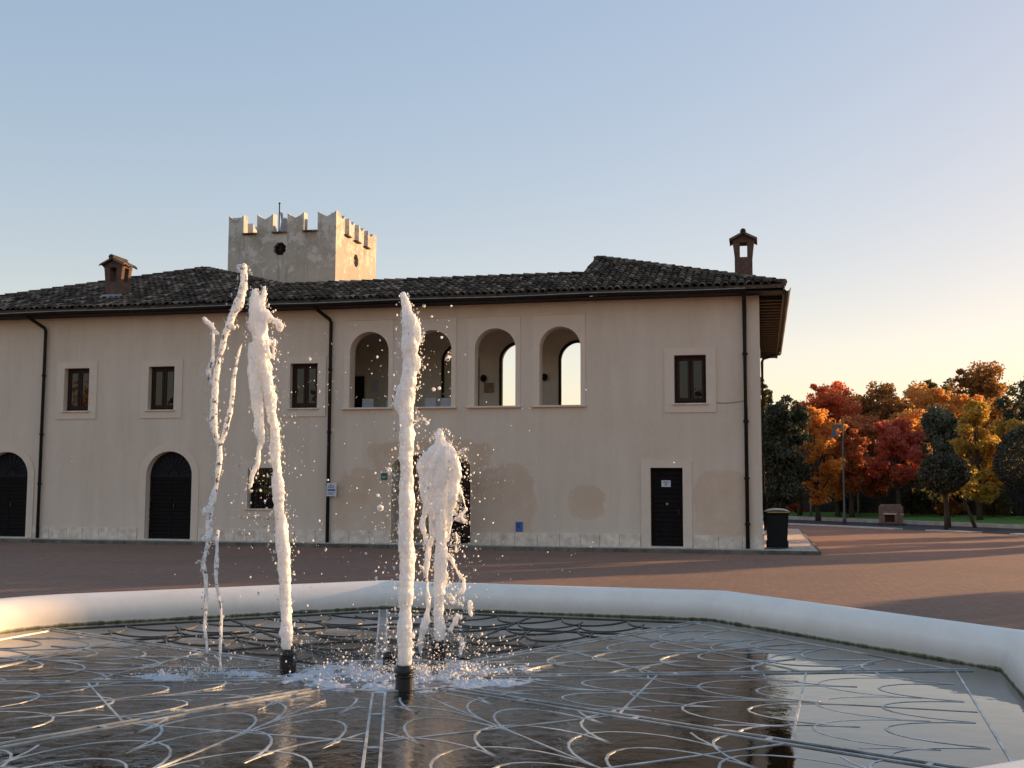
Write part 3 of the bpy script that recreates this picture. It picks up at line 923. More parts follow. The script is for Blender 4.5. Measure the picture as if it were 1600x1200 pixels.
# ------------------------------------------------------------------ crenellated tower
TX0, TX1, TY0, TY1 = -23.45, -18.27, 46.0, 51.3
tower = thing('tower', 'square pale tower with swallow tailed battlements rising behind the roof', 'tower', ((TX0 + TX1) / 2, (TY0 + TY1) / 2, 0))
PAR, TOP = 12.97, 13.90
FR = [(0, .141), (.267, .417), (.55, .703), (.83, 1.0)]
mb = MB()
th = .42
body = MB().box(TX0, TX1, TY0, TY0 + th, 0, PAR).build('wall', M['tower'], tower)
MB().box(TX0, TX1, TY1 - th, TY1, 0, PAR).build('wall', M['tower'], tower)
MB().box(TX0, TX0 + th, TY0 + th, TY1 - th, 0, PAR).build('wall', M['tower'], tower)
body2 = MB().box(TX1 - th, TX1, TY0 + th, TY1 - th, 0, PAR).build('wall', M['tower'], tower)
def lobes(cx, cz, r):
    pts = []
    for k in range(8):
        a0 = 2 * math.pi * k / 8 + math.pi / 8
        for j in range(6):
            b = (j / 6 - .5) * 2.2
            pts.append((cx + r * .68 * math.cos(a0) + r * .34 * math.cos(a0 + b), cz + r * .68 * math.sin(a0) + r * .34 * math.sin(a0 + b)))
    return pts
RO = (-20.94, 12.27, .31)
cb = MB(); cb.prism(lobes(*RO), TY0 - .1, TY0 + .22); cut(body, cb)
cb = MB(); cb.prism(lobes((TY0 + TY1) / 2 - .10, 12.12, .31), TX1 - .22, TX1 + .1, 'x'); cut(body2, cb)
def rosette(c, axis, at):
    m_ = MB()
    for k in range(8):
        a = 2 * math.pi * k / 8
        p = [(c[0] + .03 * math.cos(a), c[1] + .03 * math.sin(a)), (c[0] + .27 * math.cos(a), c[1] + .27 * math.sin(a))]
        if axis == 'y': m_.tube([(p[0][0], at, p[0][1]), (p[1][0], at, p[1][1])], .022, 6)
        else: m_.tube([(at, p[0][0], p[0][1]), (at, p[1][0], p[1][1])], .022, 6)
    if axis == 'y': m_.tube([(c[0], at - .03, c[1]), (c[0], at + .03, c[1])], .07, 10)
    else: m_.tube([(at - .03, c[0], c[1]), (at + .03, c[0], c[1])], .07, 10)
    m_.build('rosette_window', M['wood'], tower)
rosette((RO[0], RO[1]), 'y', TY0 + .10); rosette(((TY0 + TY1) / 2 - .10, 12.12), 'x', TX1 - .10)
MB().box(RO[0] - .4, RO[0] + .4, TY0 + .205, TY0 + .218, RO[1] - .4, RO[1] + .4).build('rosette_back', M['void'], tower)
MB().box(TX1 - .218, TX1 - .205, (TY0 + TY1) / 2 - .5, (TY0 + TY1) / 2 + .3, 11.7, 12.5).build('rosette_back', M['void'], tower)
MB().box(TX0 + th, TX1 - th, TY0 + th, TY1 - th, 12.1, 12.25).build('tower_deck', M['stone'], tower)
def swallow(a, b, z0, z1):
    w = b - a; pts = [(a, z0), (b, z0), (b, z1)]
    for k in range(1, 10):
        u = k / 10
        dip = .25 * (1 - abs(2 * u - 1)) ** .75
        pts.append((b - w * u, z1 - dip))
    pts.append((a, z1))
    return pts
def merlons(c0, c1, axis, w0, w1):
    for f0, f1 in FR:
        a, b = c0 + (c1 - c0) * f0, c0 + (c1 - c0) * f1
        MB().prism(swallow(a, b, PAR + .002, TOP), w0, w1, axis).build('merlon', M['tower'], tower)
    for i in range(3):
        a, b = c0 + (c1 - c0) * FR[i][1], c0 + (c1 - c0) * FR[i + 1][0]
        mid = (w0 + w1) / 2; o = .16
        hi_in = w1 if (axis == 'y' and w0 == TY0) or (axis == 'x' and w0 == TX0) else w0
        lo_out = w0 - o if hi_in == w1 else w1 + o
        poly = [(lo_out, PAR + .005), (lo_out, PAR + .06), (hi_in, PAR + .15), (hi_in, PAR + .005)]
        q = MB()
        n_ = 3
        for k in range(n_):
            u0 = a - .04 + (b - a + .08) * k / n_ + .005; u1 = a - .04 + (b - a + .08) * (k + 1) / n_ - .005
            if k == 0: u0 = a + .004
            if k == n_ - 1: u1 = b - .004
            q.prism(poly, u0, u1, 'x' if axis == 'y' else 'y')
        q.build('coping_tile', M['tiles'], tower)
merlons(TX0, TX1, 'y', TY0, TY0 + th)
merlons(TX0, TX1, 'y', TY1 - th, TY1)
merlons(TY0 + th + .01, TY1 - th - .01, 'x', TX1 - th, TX1)
merlons(TY0 + th + .01, TY1 - th - .01, 'x', TX0, TX0 + th)
fl = thing('flag', 'limp pale grey flag on a pole between the tower battlements', 'flag', (-22.0, 48.2, 12.25))
MB().tube([(-22.0, 48.2, 12.25), (-22.0, 48.2, 14.9)], .03, 8).lathe([(.0, 0), (.05, .03), (.05, .07), (0, .11)], 10, (-22.0, 48.2, 14.9)).build('flag_pole', M['pipe'], fl)
N1, N2 = 14, 18
vs = []
for i in range(N1 + 1):
    for j in range(N2 + 1):
        u = i / N1; v = j / N2
        vs.append((-21.98 + .38 * u + .05 * math.sin(6 * u + 3 * v), 48.2 + .10 * math.sin(9 * u + 2 * v), 14.55 - .95 * v - .35 * u * (1 - .3 * v)))
f_o = MB().add(vs, [(i * (N2 + 1) + j, (i + 1) * (N2 + 1) + j, (i + 1) * (N2 + 1) + j + 1, i * (N2 + 1) + j + 1) for i in range(N1) for j in range(N2)]).build('flag_cloth', M['flag'], fl, smooth=True)
f_o.modifiers.new('t', 'SOLIDIFY').thickness = .006

# ------------------------------------------------------------------ signs, notice, loggia contents, bin
s_ = thing('wall_sign', 'white two part notice board on the wall beside the middle downpipe', 'sign', (-11.95, FY - .05, 1.4))
MB().box(-12.12, -11.82, FY - .165, FY - .145, 1.40, 1.78).build('board', M['white'], s_, bevel=.006)
MB().box(-12.085, -11.855, FY - .170, FY - .1655, 1.555, 1.60).build('dark_band', M['ink'], s_)
tx = MB()
for z, a, b in [(1.735, -12.0, -11.97), (1.70, -12.04, -11.91), (1.665, -12.08, -11.95), (1.665, -11.93, -11.87), (1.635, -12.06, -11.90)]: tx.box(a, b, FY - .169, FY - .1655, z, z + .02)
for z, a, b in [(1.50, -12.08, -11.87), (1.475, -12.08, -11.91), (1.45, -12.07, -11.90)]: tx.box(a, b, FY - .169, FY - .1655, z, z + .014)
tx.build('lettering', M['bluegrey'], s_)
s_ = thing('wall_sign', 'small green plaque left of the portal', 'sign', (-10.45, FY - .02, 1.87))
MB().box(-10.54, -10.36, FY - .02, FY - .002, 1.87, 2.06).build('board', M['green'], s_, bevel=.004)
MB().box(-10.51, -10.39, FY - .024, FY - .0205, 1.95, 1.965).box(-10.51, -10.42, FY - .024, FY - .0205, 1.92, 1.932).build('lettering', M['white'], s_)
s_ = thing('wall_sign', 'small blue notice low on the wall just above the plinth', 'sign', (-6.53, FY - .02, .46))
MB().box(-6.63, -6.43, FY - .02, FY - .002, .46, .73).build('board', M['blue'], s_, bevel=.004)
MB().box(-6.60, -6.50, FY - .024, FY - .0205, .56, .69).build('printed_block', M['deepblue'], s_)
s_ = thing('paper_notice', 'white sheet of paper on the dark single door', 'notice', (-2.52, FY + .1, 1.7))
MB().box(-2.645, -2.40, FY + .112, FY + .1165, 1.70, 1.875).build('sheet', M['white'], s_)
MB().box(-2.59, -2.47, FY + .109, FY + .1115, 1.825, 1.84).box(-2.60, -2.44, FY + .109, FY + .1115, 1.80, 1.81).box(-2.55, -2.50, FY + .109, FY + .1115, 1.745, 1.775).build('lettering', M['ink'], s_)

# loggia room: panels, lamps, chairs seen through the arches
o = MB().box(-7.28, -6.98, RY - .05, RY - .035, 4.45, 4.75).build('poster', M['poster']); o.location = (-1.03, 0, 0.12)  # flat tan rectangle just in front of the rear wall
tag(o, 'small tan poster on the rear wall seen through the third loggia arch', 'poster')
def wall_lamp(x, txt):
    r = thing('wall_lamp', txt, 'lamp', (x, RY - .05, 5.0))
    MB().lathe([(0, 0), (.05, .0), (.09, .06), (.10, .14), (.06, .2), (0, .22)], 14, (x, RY - .13, 4.9)).build('lamp_shade', M['pipe'], r, smooth=True)
    MB().box(x - .03, x + .03, RY - .09, RY - .002, 4.96, 5.02).build('bracket', M['pipe'], r)
wall_lamp(-8.31, 'dark wall lamp seen through the third loggia arch'); wall_lamp(-6.4, 'dark wall lamp seen through the fourth loggia arch')
o = MB().box(-11.97, -11.73, RY - .03, RY - .015, 4.66, 5.03).build('picture', M['white']); tag(o, 'white sheet pinned to the rear wall seen through the first loggia arch', 'picture')
dr = thing('inner_door', 'dark inner doorway with pale frame seen through the first loggia arch', 'door', (-12.36, RY, 3.5))
MB().box(-12.62, -12.2, RY - .03, RY - .01, 3.5, 5.15).build('door_panel', M['void'], dr)
mb = MB(); ring_prism(mb, rect(-12.69, -12.13, 3.5, 5.22), rect(-12.62, -12.2, 3.5, 5.15), RY - .05, RY - .002); mb.build('door_frame', M['curtain'], dr)
def cafe_chair(x, y, rz, txt):
    r = thing('chair', txt, 'chair', (x, y, 3.5), 'chairs inside the loggia')
    r.rotation_euler = (0, 0, rz)
    def add(n_, m_, mb_):
        q = mb_.build(n_, m_); q.parent = r
    add('seat', M['white'], MB().box(-.2, .2, -.2, .2, .44, .47))
    add('backrest', M['white'], MB().prism([(-.17, .5), (.17, .5), (.16, .77), (-.16, .77)], .18, .21))
    for sx in (-1, 1):
        for sy in (-1, 1):
            add('leg', M['gutter'], MB().tube([(sx * .2, sy * .2, 0), (sx * .18, sy * .18, .44)], .014, 6))
for x, y, a, txt in [(-11.33, 31.2, .2, 'white chair behind the left jamb of the first loggia arch'), (-10.85, 31.6, -.3, 'white chair right of centre behind the first loggia arch'), (-9.42, 31.2, .1, 'white chair at the left behind the second loggia arch'), (-9.02, 31.3, -.1, 'white chair at the right behind the second loggia arch')]:
    cafe_chair(x, y, a, txt)

b = thing('wheelie_bin', 'black wheeled bin with pale lid and yellow edge at the building corner', 'bin', (.36, 30.75, .085))
bz = .085
mb = MB()
def taper(x0, x1, y0, y1, X0, X1, Y0, Y1, z0, z1):
    mb.add([(x0, y0, z0), (x1, y0, z0), (x1, y1, z0), (x0, y1, z0), (X0, Y0, z1), (X1, Y0, z1), (X1, Y1, z1), (X0, Y1, z1)], [(0, 3, 2, 1), (4, 5, 6, 7), (0, 1, 5, 4), (1, 2, 6, 5), (2, 3, 7, 6), (3, 0, 4, 7)])
taper(.11, .61, 30.52, 31.05, .075, .665, 30.44, 31.16, bz + .03, bz + .90)
mb.build('bin_body', M['bin'], b, bevel=.02)
MB().box(.05, .69, 30.41, 31.19, bz + .903, bz + .945).build('bin_rim', M['bin'], b, bevel=.012)
MB().box(.12, .68, 30.39, 31.16, bz + .948, bz + .975).build('lid_edge', M['yellow'], b, bevel=.008)
vs = []; N1 = 10
for i in range(N1 + 1):
    for j in range(N1 + 1):
        u, v = i / N1, j / N1
        vs.append((.035 + .66 * u, 30.385 + .80 * v, bz + .978 + .085 * (math.sin(math.pi * min(1, max(0, u))) ** .6) * (math.sin(math.pi * (v * .8 + .1)) ** .5)))
MB().add(vs, [(i * 11 + j, (i + 1) * 11 + j, (i + 1) * 11 + j + 1, i * 11 + j + 1) for i in range(N1) for j in range(N1)]).build('lid', M['lid'], b, smooth=True).modifiers.new('t', 'SOLIDIFY').thickness = .012
MB().tube([(.12, 31.22, bz + .9), (.12, 31.29, bz + .92), (.62, 31.29, bz + .92), (.62, 31.22, bz + .9)], .016, 8).build('handle', M['bin'], b)
for x in (.08, .60):
    MB().tube([(x, 31.1, bz + .1), (x + .06, 31.1, bz + .1)], .10, 16).build('wheel', M['metal'], b)

# ------------------------------------------------------------------ lamp post and brick grill on the lawn edge
lx, ly = 3.69, 54.25
lp = thing('lamp_post', 'slim street lamp with one bell shaped shade in front of the autumn trees', 'street lamp', (lx, ly, .0))
lz0 = 0.0
MB().lathe([(.085, 0), (.085, .35), (.05, .42), (.042, 2.2), (.034, 4.85), (.0, 4.9)], 12, (lx, ly, lz0)).build('pole', M['lamp'], lp, smooth=True)
MB().box(lx - .46, lx - .05, ly - .03, ly + .03, 4.45, 4.62).tube([(lx - .05, ly, 4.3), (lx - .40, ly, 4.48)], .02, 6).build('bracket', M['lamp'], lp)
MB().lathe([(.03, .42), (.06, .36), (.08, .26), (.15, .10), (.19, .0), (.185, -.02), (.0, -.02)], 16, (lx - .36, ly, 4.05)).build('lamp_shade', M['lampshade'], lp, smooth=True)
MB().box(lx - .10, lx - .04, ly - .05, ly + .05, 3.85, 4.25).build('junction_box', M['rust'], lp)
bx, by = 5.78, 54.6
bz = lawn_z(bx, by)
g = thing('brick_grill', 'squat brick outdoor grill on the lawn behind the kerb', 'grill', (bx, by, 0))
bm_ = MB()
bm_.box(bx - .50, bx + .50, by - .40, by + .42, -.02, .12)
bm_.box(bx - .50, bx - .30, by - .4, by + .4, .123, .50).box(bx + .12, bx + .50, by - .4, by + .4, .123, .50).box(bx - .297, bx + .117, by + .2, by + .4, .123, .50)
bm_.box(bx - .50, bx + .50, by - .4, by + .4, .503, .84)
bm_.prism([(bx - .47, .843), (bx + .47, .843), (bx + .40, .93), (bx - .40, .93)], by - .36, by + .36)
bm_.build('brick_body', M['bbqbrick'], g, bevel=.012)
MB().box(bx - .38, bx + .20, by - .45, by - .405, .47, .53).box(bx + .35, bx + .51, by - .45, by - .405, .46, .51).build('shelf', M['kerb'], g)
MB().box(bx - .62, bx + .58, by - .62, by + .1, -.02, .07).build('hearth', M['bark'], g)

# ------------------------------------------------------------------ trees
def leaf_mesh(name, pts, size, rng, flat=0.0):
    n = len(pts)
    d1 = rng.normal(size=(n, 3)); d1 /= np.linalg.norm(d1, axis=1)[:, None]
    d2 = rng.normal(size=(n, 3)); d2 -= d1 * (d1 * d2).sum(1)[:, None]; d2 /= np.linalg.norm(d2, axis=1)[:, None]
    s = size * rng.uniform(.6, 1.35, n)[:, None]
    v = np.stack([pts - d1 * s * .62, pts + d2 * s * .36 - d1 * s * .05, pts + d1 * s * .62, pts - d2 * s * .36 + d1 * s * .05], 1).reshape(-1, 3)
    me = bpy.data.meshes.new(name)
    me.vertices.add(4 * n); me.vertices.foreach_set('co', v.ravel().astype(np.float32))
    me.loops.add(4 * n); me.loops.foreach_set('vertex_index', np.arange(4 * n, dtype=np.int32))
    me.polygons.add(n); me.polygons.foreach_set('loop_start', np.arange(0, 4 * n, 4, dtype=np.int32))
    me.polygons.foreach_set('loop_total', np.full(n, 4, dtype=np.int32))
    me.update(); me.validate()
    return me

def crown_points(rng, n, R_, zc, hz, k, lobe, shape):
    """leaves in many small clumps, the clumps set inside an uneven envelope"""
    P = []
    for i in range(k):
        u = rng.normal(size=3); u /= np.linalg.norm(u)
        r = rng.uniform(.45, 1.0) ** .6
        c = u * r
        if shape == 'cone':
            zz = rng.uniform(-1, 1); w = (1 - (zz + 1) / 2) ** .75 * .95 + .05
            a = rng.uniform(0, 6.283); q = w * rng.uniform(.2, 1) ** .5
            c = np.array([q * math.cos(a), q * math.sin(a), zz])
        elif shape == 'column':
            zz = rng.uniform(-1, 1); w = (1 - abs(zz) ** 2.6) * .9 + .1
            a = rng.uniform(0, 6.283); q = w * rng.uniform(.2, 1) ** .5
            c = np.array([q * math.cos(a), q * math.sin(a), zz])
        else:
            c[2] = np.clip(c[2], -.92, 1)
        P.append(c)
    P = np.array(P) * np.array([R_, R_, hz]) * (1 - lobe * .5)
    k2 = k * 3
    sel = rng.integers(0, k, k2)
    u = rng.normal(size=(k2, 3)); u /= np.linalg.norm(u, axis=1)[:, None]
    Q = P[sel] + u * lobe * R_ * rng.uniform(.5, 1.05, k2)[:, None] * np.array([1, 1, .85])
    Q[:, 2] = np.maximum(Q[:, 2], -hz)
    m = n // k2
    out = []
    for c in Q:
        u = rng.normal(size=(m, 3)); u /= np.linalg.norm(u, axis=1)[:, None]
        rad = lobe * R_ * rng.uniform(.25, .75) * (rng.uniform(.15, 1, m) ** .5)[:, None]
        sq = np.array([1.15, 1.15, .8])
        out.append(c + u * rad * sq)
    out = np.concatenate(out)
    out[:, 2] += zc
    return out, P + np.array([0, 0, zc])

def tree(name, loc, R_, zb, zt, n, leaf, m, label, cat='tree', k=34, lobe=.33, shape='round', trunk_r=.12, seed=1, group=None, bark='bark', lean=0.0):
    rng = np.random.default_rng(seed)
    x, y, z = loc
    r = thing(name, label, cat, loc, group)
    zc = (zb + zt) / 2; hz = (zt - zb) / 2
    n = int(n * 1.7); leaf = leaf * .78
    pts, cl = crown_points(rng, n, R_, zc, hz, k, lobe, shape)
    pts = pts[pts[:, 2] > .12]
    me = leaf_mesh('crown', pts, leaf, rng)
    me.materials.append(LEAF[m])
    o = bpy.data.objects.new('crown', me); col.objects.link(o); o.parent = r
    mb = MB()
    top = zb + (zt - zb) * .55
    tp = [(lean * t_ + .04 * math.sin(5 * t_ + seed), .04 * math.cos(4 * t_ + seed), top * t_) for t_ in (0, .12, .3, .5, .75, 1.0)]
    mb.tube(tp, [trunk_r * q for q in (1.35, 1.05, .92, .8, .55, .25)], 8)
    for c in cl[:: max(1, len(cl) // 14)]:
        s0 = Vector((lean * .5, 0, zb + (zt - zb) * float(rng.uniform(.0, .35))))
        c_ = Vector(c); mid = s0.lerp(c_, .55) + Vector((0, 0, -.1))
        mb.tube([s0, mid, c_], [trunk_r * .45, trunk_r * .28, trunk_r * .1], 6)
    q = mb.build('trunk', M[bark], None, smooth=True); q.parent = r
    return r
def copy_tree(src, loc, label, group, s=1.0, rz=0.0, sz=None):
    n_ = src.copy(); col.objects.link(n_); n_.location = loc; n_.rotation_euler = (0, 0, rz); n_.scale = (s, s, sz or s)
    n_['label'] = label; n_['group'] = group
    for ch in [q for q in scene.objects if q.parent == src]:
        d = ch.copy(); col.objects.link(d); d.parent = n_
    return n_
G = 'trees on the lawn beyond the path'
def T(name, x, y, *a, **kw): return tree(name, (x, y, lawn_z(x, y)), *a, group=G, **kw)
T('evergreen_tree', 1.0, 57.0, 1.55, .15, 6.6, 9500, .20, 'evergreen', 'dense dark evergreen tree beside the building corner', shape='column', k=60, lobe=.42, seed=11, trunk_r=.16)
T('evergreen_tree', -0.5, 60.0, 1.5, 2.0, 8.0, 3600, .19, 'olive', 'sparse topped dark tree half hidden by the building corner', shape='round', k=40, lobe=.25, seed=12, trunk_r=.12)
T('maple_tree', 2.75, 60.0, 1.4, .8, 5.9, 7500, .17, 'orange', 'bright orange maple left of the lamp post', shape='column', k=46, lobe=.40, seed=21)
T('maple_tree', 3.7, 68.0, 1.9, 2.6, 8.1, 7000, .20, 'red', 'tall red maple rising above the orange maple', shape='round', k=42, lobe=.38, seed=22)
T('maple_tree', 4.6, 61.5, 1.25, 1.2, 5.3, 7000, .16, 'rust', 'rust red maple just right of the lamp post', shape='column', k=34, lobe=.42, seed=23)
T('oak_tree', 7.0, 71.0, 2.3, .6, 7.6, 11000, .20, 'brown', 'broad dark brown leaved oak between the red and crimson maples', shape='round', k=50, lobe=.38, seed=24)
T('maple_tree', 9.1, 69.0, 2.1, 2.0, 7.7, 10000, .19, 'amber', 'amber maple with its bright top above the crimson maple', shape='round', k=42, lobe=.40, seed=25)
T('maple_tree', 6.75, 60.3, 1.35, 1.2, 5.3, 9000, .16, 'crimson', 'deep crimson maple right of the brick grill', shape='round', k=40, lobe=.42, seed=26)
T('olive_tree', 8.9, 61.0, 1.7, .7, 5.6, 9000, .17, 'bluegreen', 'grey green tree behind the clipped ball tree', shape='cone', k=40, lobe=.42, seed=27)
T('oak_tree', 13.2, 74.0, 2.4, 1.2, 9.2, 11000, .21, 'brown', 'tallest brown topped tree in the back row on the right', shape='round', k=52, lobe=.34, seed=28)
T('maple_tree', 10.0, 56.6, 1.25, .5, 5.8, 9000, .16, 'yellow', 'slender yellow maple right of the clipped ball tree', shape='column', k=46, lobe=.42, seed=29)
T('evergreen_tree', 14.4, 64.0, 2.2, .8, 8.1, 9500, .20, 'evergreen', 'dark evergreen tree at the right edge of the view', shape='round', k=50, lobe=.36, seed=30)
T('maple_tree', 2.0, 64.0, 1.1, .5, 3.4, 4200, .17, 'amber', 'low amber bush like maple under the orange maple', shape='round', k=26, lobe=.45, seed=31)
T('maple_tree', 3.9, 62.6, .95, .5, 3.0, 3800, .16, 'amber', 'low orange brown maple behind the lamp post', shape='round', k=26, lobe=.45, seed=32)
T('maple_tree', 6.1, 62.6, .95, .8, 3.2, 3400, .16, 'rust', 'low rust brown tree behind the brick grill', shape='round', k=26, lobe=.45, seed=33)
T('maple_tree', 11.6, 70.0, 1.6, .6, 7.1, 8000, .19, 'amber', 'narrow amber tree in the gap right of the yellow maple', shape='column', k=40, lobe=.4, seed=34)
T('maple_tree', 7.9, 65.0, 1.5, .6, 5.9, 6500, .18, 'amber', 'amber maple filling the gap behind the crimson maple', shape='round', k=40, lobe=.4, seed=35)
T('maple_tree', 5.5, 66.5, 1.6, .6, 6.3, 6500, .18, 'rust', 'rust orange maple between the red and crimson maples', shape='round', k=40, lobe=.4, seed=36)
T('maple_tree', 12.4, 60.8, 1.4, .5, 5.7, 6500, .17, 'yellow', 'broad yellow maple left of the large clipped tree at the right edge', shape='round', k=40, lobe=.4, seed=37)
T('maple_tree', 0.9, 66.0, 1.5, .6, 6.2, 5500, .18, 'brown', 'brown leaved maple peeping out right of the corner evergreen', shape='round', k=36, lobe=.4, seed=38)
for i, (x, y, r_, h, m_, lab) in enumerate([(-1.5, 84, 2.4, 8.0, 'olive', 'far olive tree behind the building corner'), (1.5, 86, 2.6, 8.3, 'olive', 'far olive tree behind the orange maple'),
        (5.4, 84, 2.5, 8.6, 'olive', 'far olive tree between red maple and brown oak'), (8.2, 88, 2.8, 9.4, 'brown', 'far brown tree above the dark oak'), (11.2, 84, 2.5, 9.6, 'olive', 'far olive tree above the amber maple'),
        (14.6, 88, 2.8, 10.2, 'evergreen', 'far dark tree behind the tallest brown tree'), (17.5, 84, 2.9, 10.4, 'olive', 'far olive tree behind the right edge evergreen'), (3.4, 90, 2.8, 8.6, 'brown', 'far brown tree behind the rust maple')]):
    tree('tall_tree', (x, y, .4), r_, .6, h, 5200, .27, m_, lab, shape='round', k=46, lobe=.34, seed=60 + i, group='far trees behind the fence')

def ball_tree(x, y, rx, zb, zt, trunk_base, label, seed):
    rng = np.random.default_rng(seed)
    r = thing('clipped_tree', label, 'tree', (x, y, trunk_base), 'clipped ball trees')
    n = 9000
    u = rng.normal(size=(n, 3)); u /= np.linalg.norm(u, axis=1)[:, None]
    zc, hz = (zb + zt) / 2 - trunk_base, (zt - zb) / 2
    bumps = np.array([1 + .10 * noise.noise(Vector(q) * 2.3 + Vector((seed, 0, 0))) + .06 * noise.noise(Vector(q) * 6) for q in u])
    rad = (rng.uniform(.55, 1.03, n) ** .4) * bumps
    p = u * rad[:, None] * np.array([rx, rx, hz]); p[:, 2] = np.where(p[:, 2] < 0, p[:, 2] * .92, p[:, 2]) + zc
    me = leaf_mesh('crown', p, .11, rng); me.materials.append(LEAF['topiary'])
    o = bpy.data.objects.new('crown', me); col.objects.link(o); o.parent = r
    mb = MB().tube([(0, 0, 0), (.01, .02, .5), (-.02, 0, zb - trunk_base + .4), (0, 0, zc)], [.10, .075, .065, .05], 8)
    for k_ in range(7):
        a = k_ * .9
        mb.tube([(0, 0, zb - trunk_base - .05), (.3 * math.cos(a), .3 * math.sin(a), zb - trunk_base + .3), (.7 * rx * math.cos(a), .7 * rx * math.sin(a), zc)], [.04, .03, .012], 6)
    q = mb.build('trunk', M['bark'], None, smooth=True); q.parent = r
    return r
ball_tree(7.05, 47.2, .95, 1.45, 3.07, -.02, 'clipped ball shaped tree standing in the kerb', 41)
ball_tree(11.3, 52.2, 1.45, 1.25, 4.4, .05, 'large rounded dark clipped tree cut by the right edge', 42)
# leaning slim stems
def stem(x, y, h, lean, label, pale=True):
    r = thing('sapling', label, 'tree', (x, y, lawn_z(x, y)), 'bare stems on the lawn')
    q = MB().tube([(0, 0, -.05), (lean * .3, 0, h * .3), (lean * .7, .05, h * .7), (lean, .05, h)], [.09, .07, .06, .03], 7).build('trunk', M['palebark' if pale else 'bark'], None, smooth=True); q.parent = r
    rng = np.random.default_rng(int(x * 10))
    me = leaf_mesh('crown', rng.normal(size=(500, 3)) * np.array([.45, .45, .35]) + np.array([lean, 0, h]), .15, rng); me.materials.append(LEAF['yellow'])
    o = bpy.data.objects.new('crown', me); col.objects.link(o); o.parent = r
stem(5.05, 63.5, 2.2, .05, 'thin pale stem between the grill and the lamp post')
stem(7.9, 51.9, 2.0, -.1, 'dark straight stem just right of the ball tree trunk', False)
stem(9.0, 52.2, 2.1, -.75, 'leaning dark stem right of the ball tree trunk', False)
stem(2.55, 63.0, 2.0, .05, 'thin pale stem left of the lamp post')

# fence and shrubs along the far side of the lawn
fpts = [(-6, 76.5), (3, 68.0), (12, 59.3), (22, 49.5), (34, 38)]
fn = thing('fence', 'dark weathered board fence along the far side of the lawn', 'fence', (3, 68, 0))
bd = MB(); ps = MB()
rr = random.Random(9)
for (a, b) in zip(fpts[:-1], fpts[1:]):
    a = Vector(a); b = Vector(b); d = b - a; n = int(d.length / .22)
    for i in range(n):
        p = a + d * (i / n); q = a + d * ((i + .93) / n)
        z0 = lawn_z(p.x, p.y) - .1
        bd.bar(p, q, .03, z0, z0 + 1.5 + rr.uniform(-.03, .03))
    m_ = int(d.length / 2.2)
    for i in range(m_ + 1):
        p = a + d * (i / max(1, m_)); z0 = lawn_z(p.x, p.y) - .1
        ps.box(p.x - .05, p.x + .05, p.y + .03, p.y + .13, z0, z0 + 1.62)
bd.build('boards', M['fence'], fn); ps.build('posts', M['fence'], fn)
SH = 'shrubs along the fence'
shr = []
for i, (x, y, r_, h, m_, lab) in enumerate([(0.2, 69.0, .9, 1.3, 'evergreen', 'dark shrub by the fence behind the bin'), (1.9, 67.2, .5, .9, 'crimson', 'small dark red shrub by the fence'), (4.6, 65.0, .9, 1.2, 'evergreen', 'dark shrub behind the lamp post'),
        (7.6, 62.2, .8, 1.3, 'evergreen', 'dark shrub right of the brick grill'), (9.2, 60.6, .8, 1.1, 'brown', 'brown shrub behind the ball tree trunk'), (11.0, 58.8, .8, 1.2, 'olive', 'olive shrub below the yellow maple'), (13.0, 56.9, .9, 1.3, 'evergreen', 'dark shrub at the right end of the lawn')]):
    tree('shrub', (x, y, lawn_z(x, y)), r_, .02, h, 1500, .14, m_, lab, cat='shrub', k=16, lobe=.5, seed=80 + i, trunk_r=.04, group=SH)

for i, (x, y, r_, h, m_, lab) in enumerate([(0.5, 72.5, 1.7, 3.4, 'olive', 'olive understorey bush behind the fence near the bin'), (3.2, 71.0, 1.8, 3.6, 'brown', 'brown understorey bush behind the fence under the red maple'), (5.8, 69.0, 1.8, 3.3, 'olive', 'olive understorey bush behind the fence by the brick grill'),
        (8.4, 66.4, 1.7, 3.4, 'brown', 'brown understorey bush behind the fence left of the ball tree'), (10.6, 64.4, 1.6, 3.2, 'olive', 'olive understorey bush behind the fence right of the ball tree'), (12.8, 62.2, 1.6, 3.3, 'amber', 'amber understorey bush behind the fence beside the yellow maple'), (15.2, 60.0, 1.7, 3.3, 'olive', 'olive understorey bush behind the fence at the right edge'), (17.6, 58.0, 1.7, 3.2, 'brown', 'brown understorey bush behind the fence past the right edge')]):
    tree('bush', (x, y, lawn_z(x, y) - .1), r_, .05, h, 4200, .2, m_, lab, cat='bush', k=26, lobe=.5, seed=180 + i, trunk_r=.05, group='bushes behind the fence')

# trees on the same lawn to the right of the picture: they shade the plaza; and a row behind the camera mirrored in the panes
S_ = 60.0
off0 = None
def offt(c_, r_, h, m_, seed, shape='round', zb=.5, k=40):
    x, y = (S_ + c_) / 2, (S_ - c_) / 2
    return tree('maple_tree', (x, y, .12), r_, zb, h, 4200, .30, m_, 'autumn tree on the lawn to the right of the view', shape=shape, k=k, lobe=.42, seed=seed, group='trees to the right of the view')
OFF = [(-33.5, 1.9, 7.2, 'amber', 'column'), (-29.7, 1.6, 7.3, 'olive', 'column'), (-26.0, 1.55, 7.2, 'red', 'column'), (-14.6, 1.5, 7.0, 'evergreen', 'column'),
       (-12.0, 1.5, 6.5, 'evergreen', 'column'), (-8.6, 1.5, 6.4, 'olive', 'column'), (-5.0, 1.6, 6.9, 'evergreen', 'column'), (-1.2, 1.6, 7.1, 'olive', 'column'), (2.8, 1.7, 7.2, 'evergreen', 'column'), (7, 1.9, 7.4, 'olive', 'column')]
for i, (c_, r_, h, m_, sh) in enumerate(OFF):
    offt(c_, r_, h, m_, 120 + i, sh, .2)
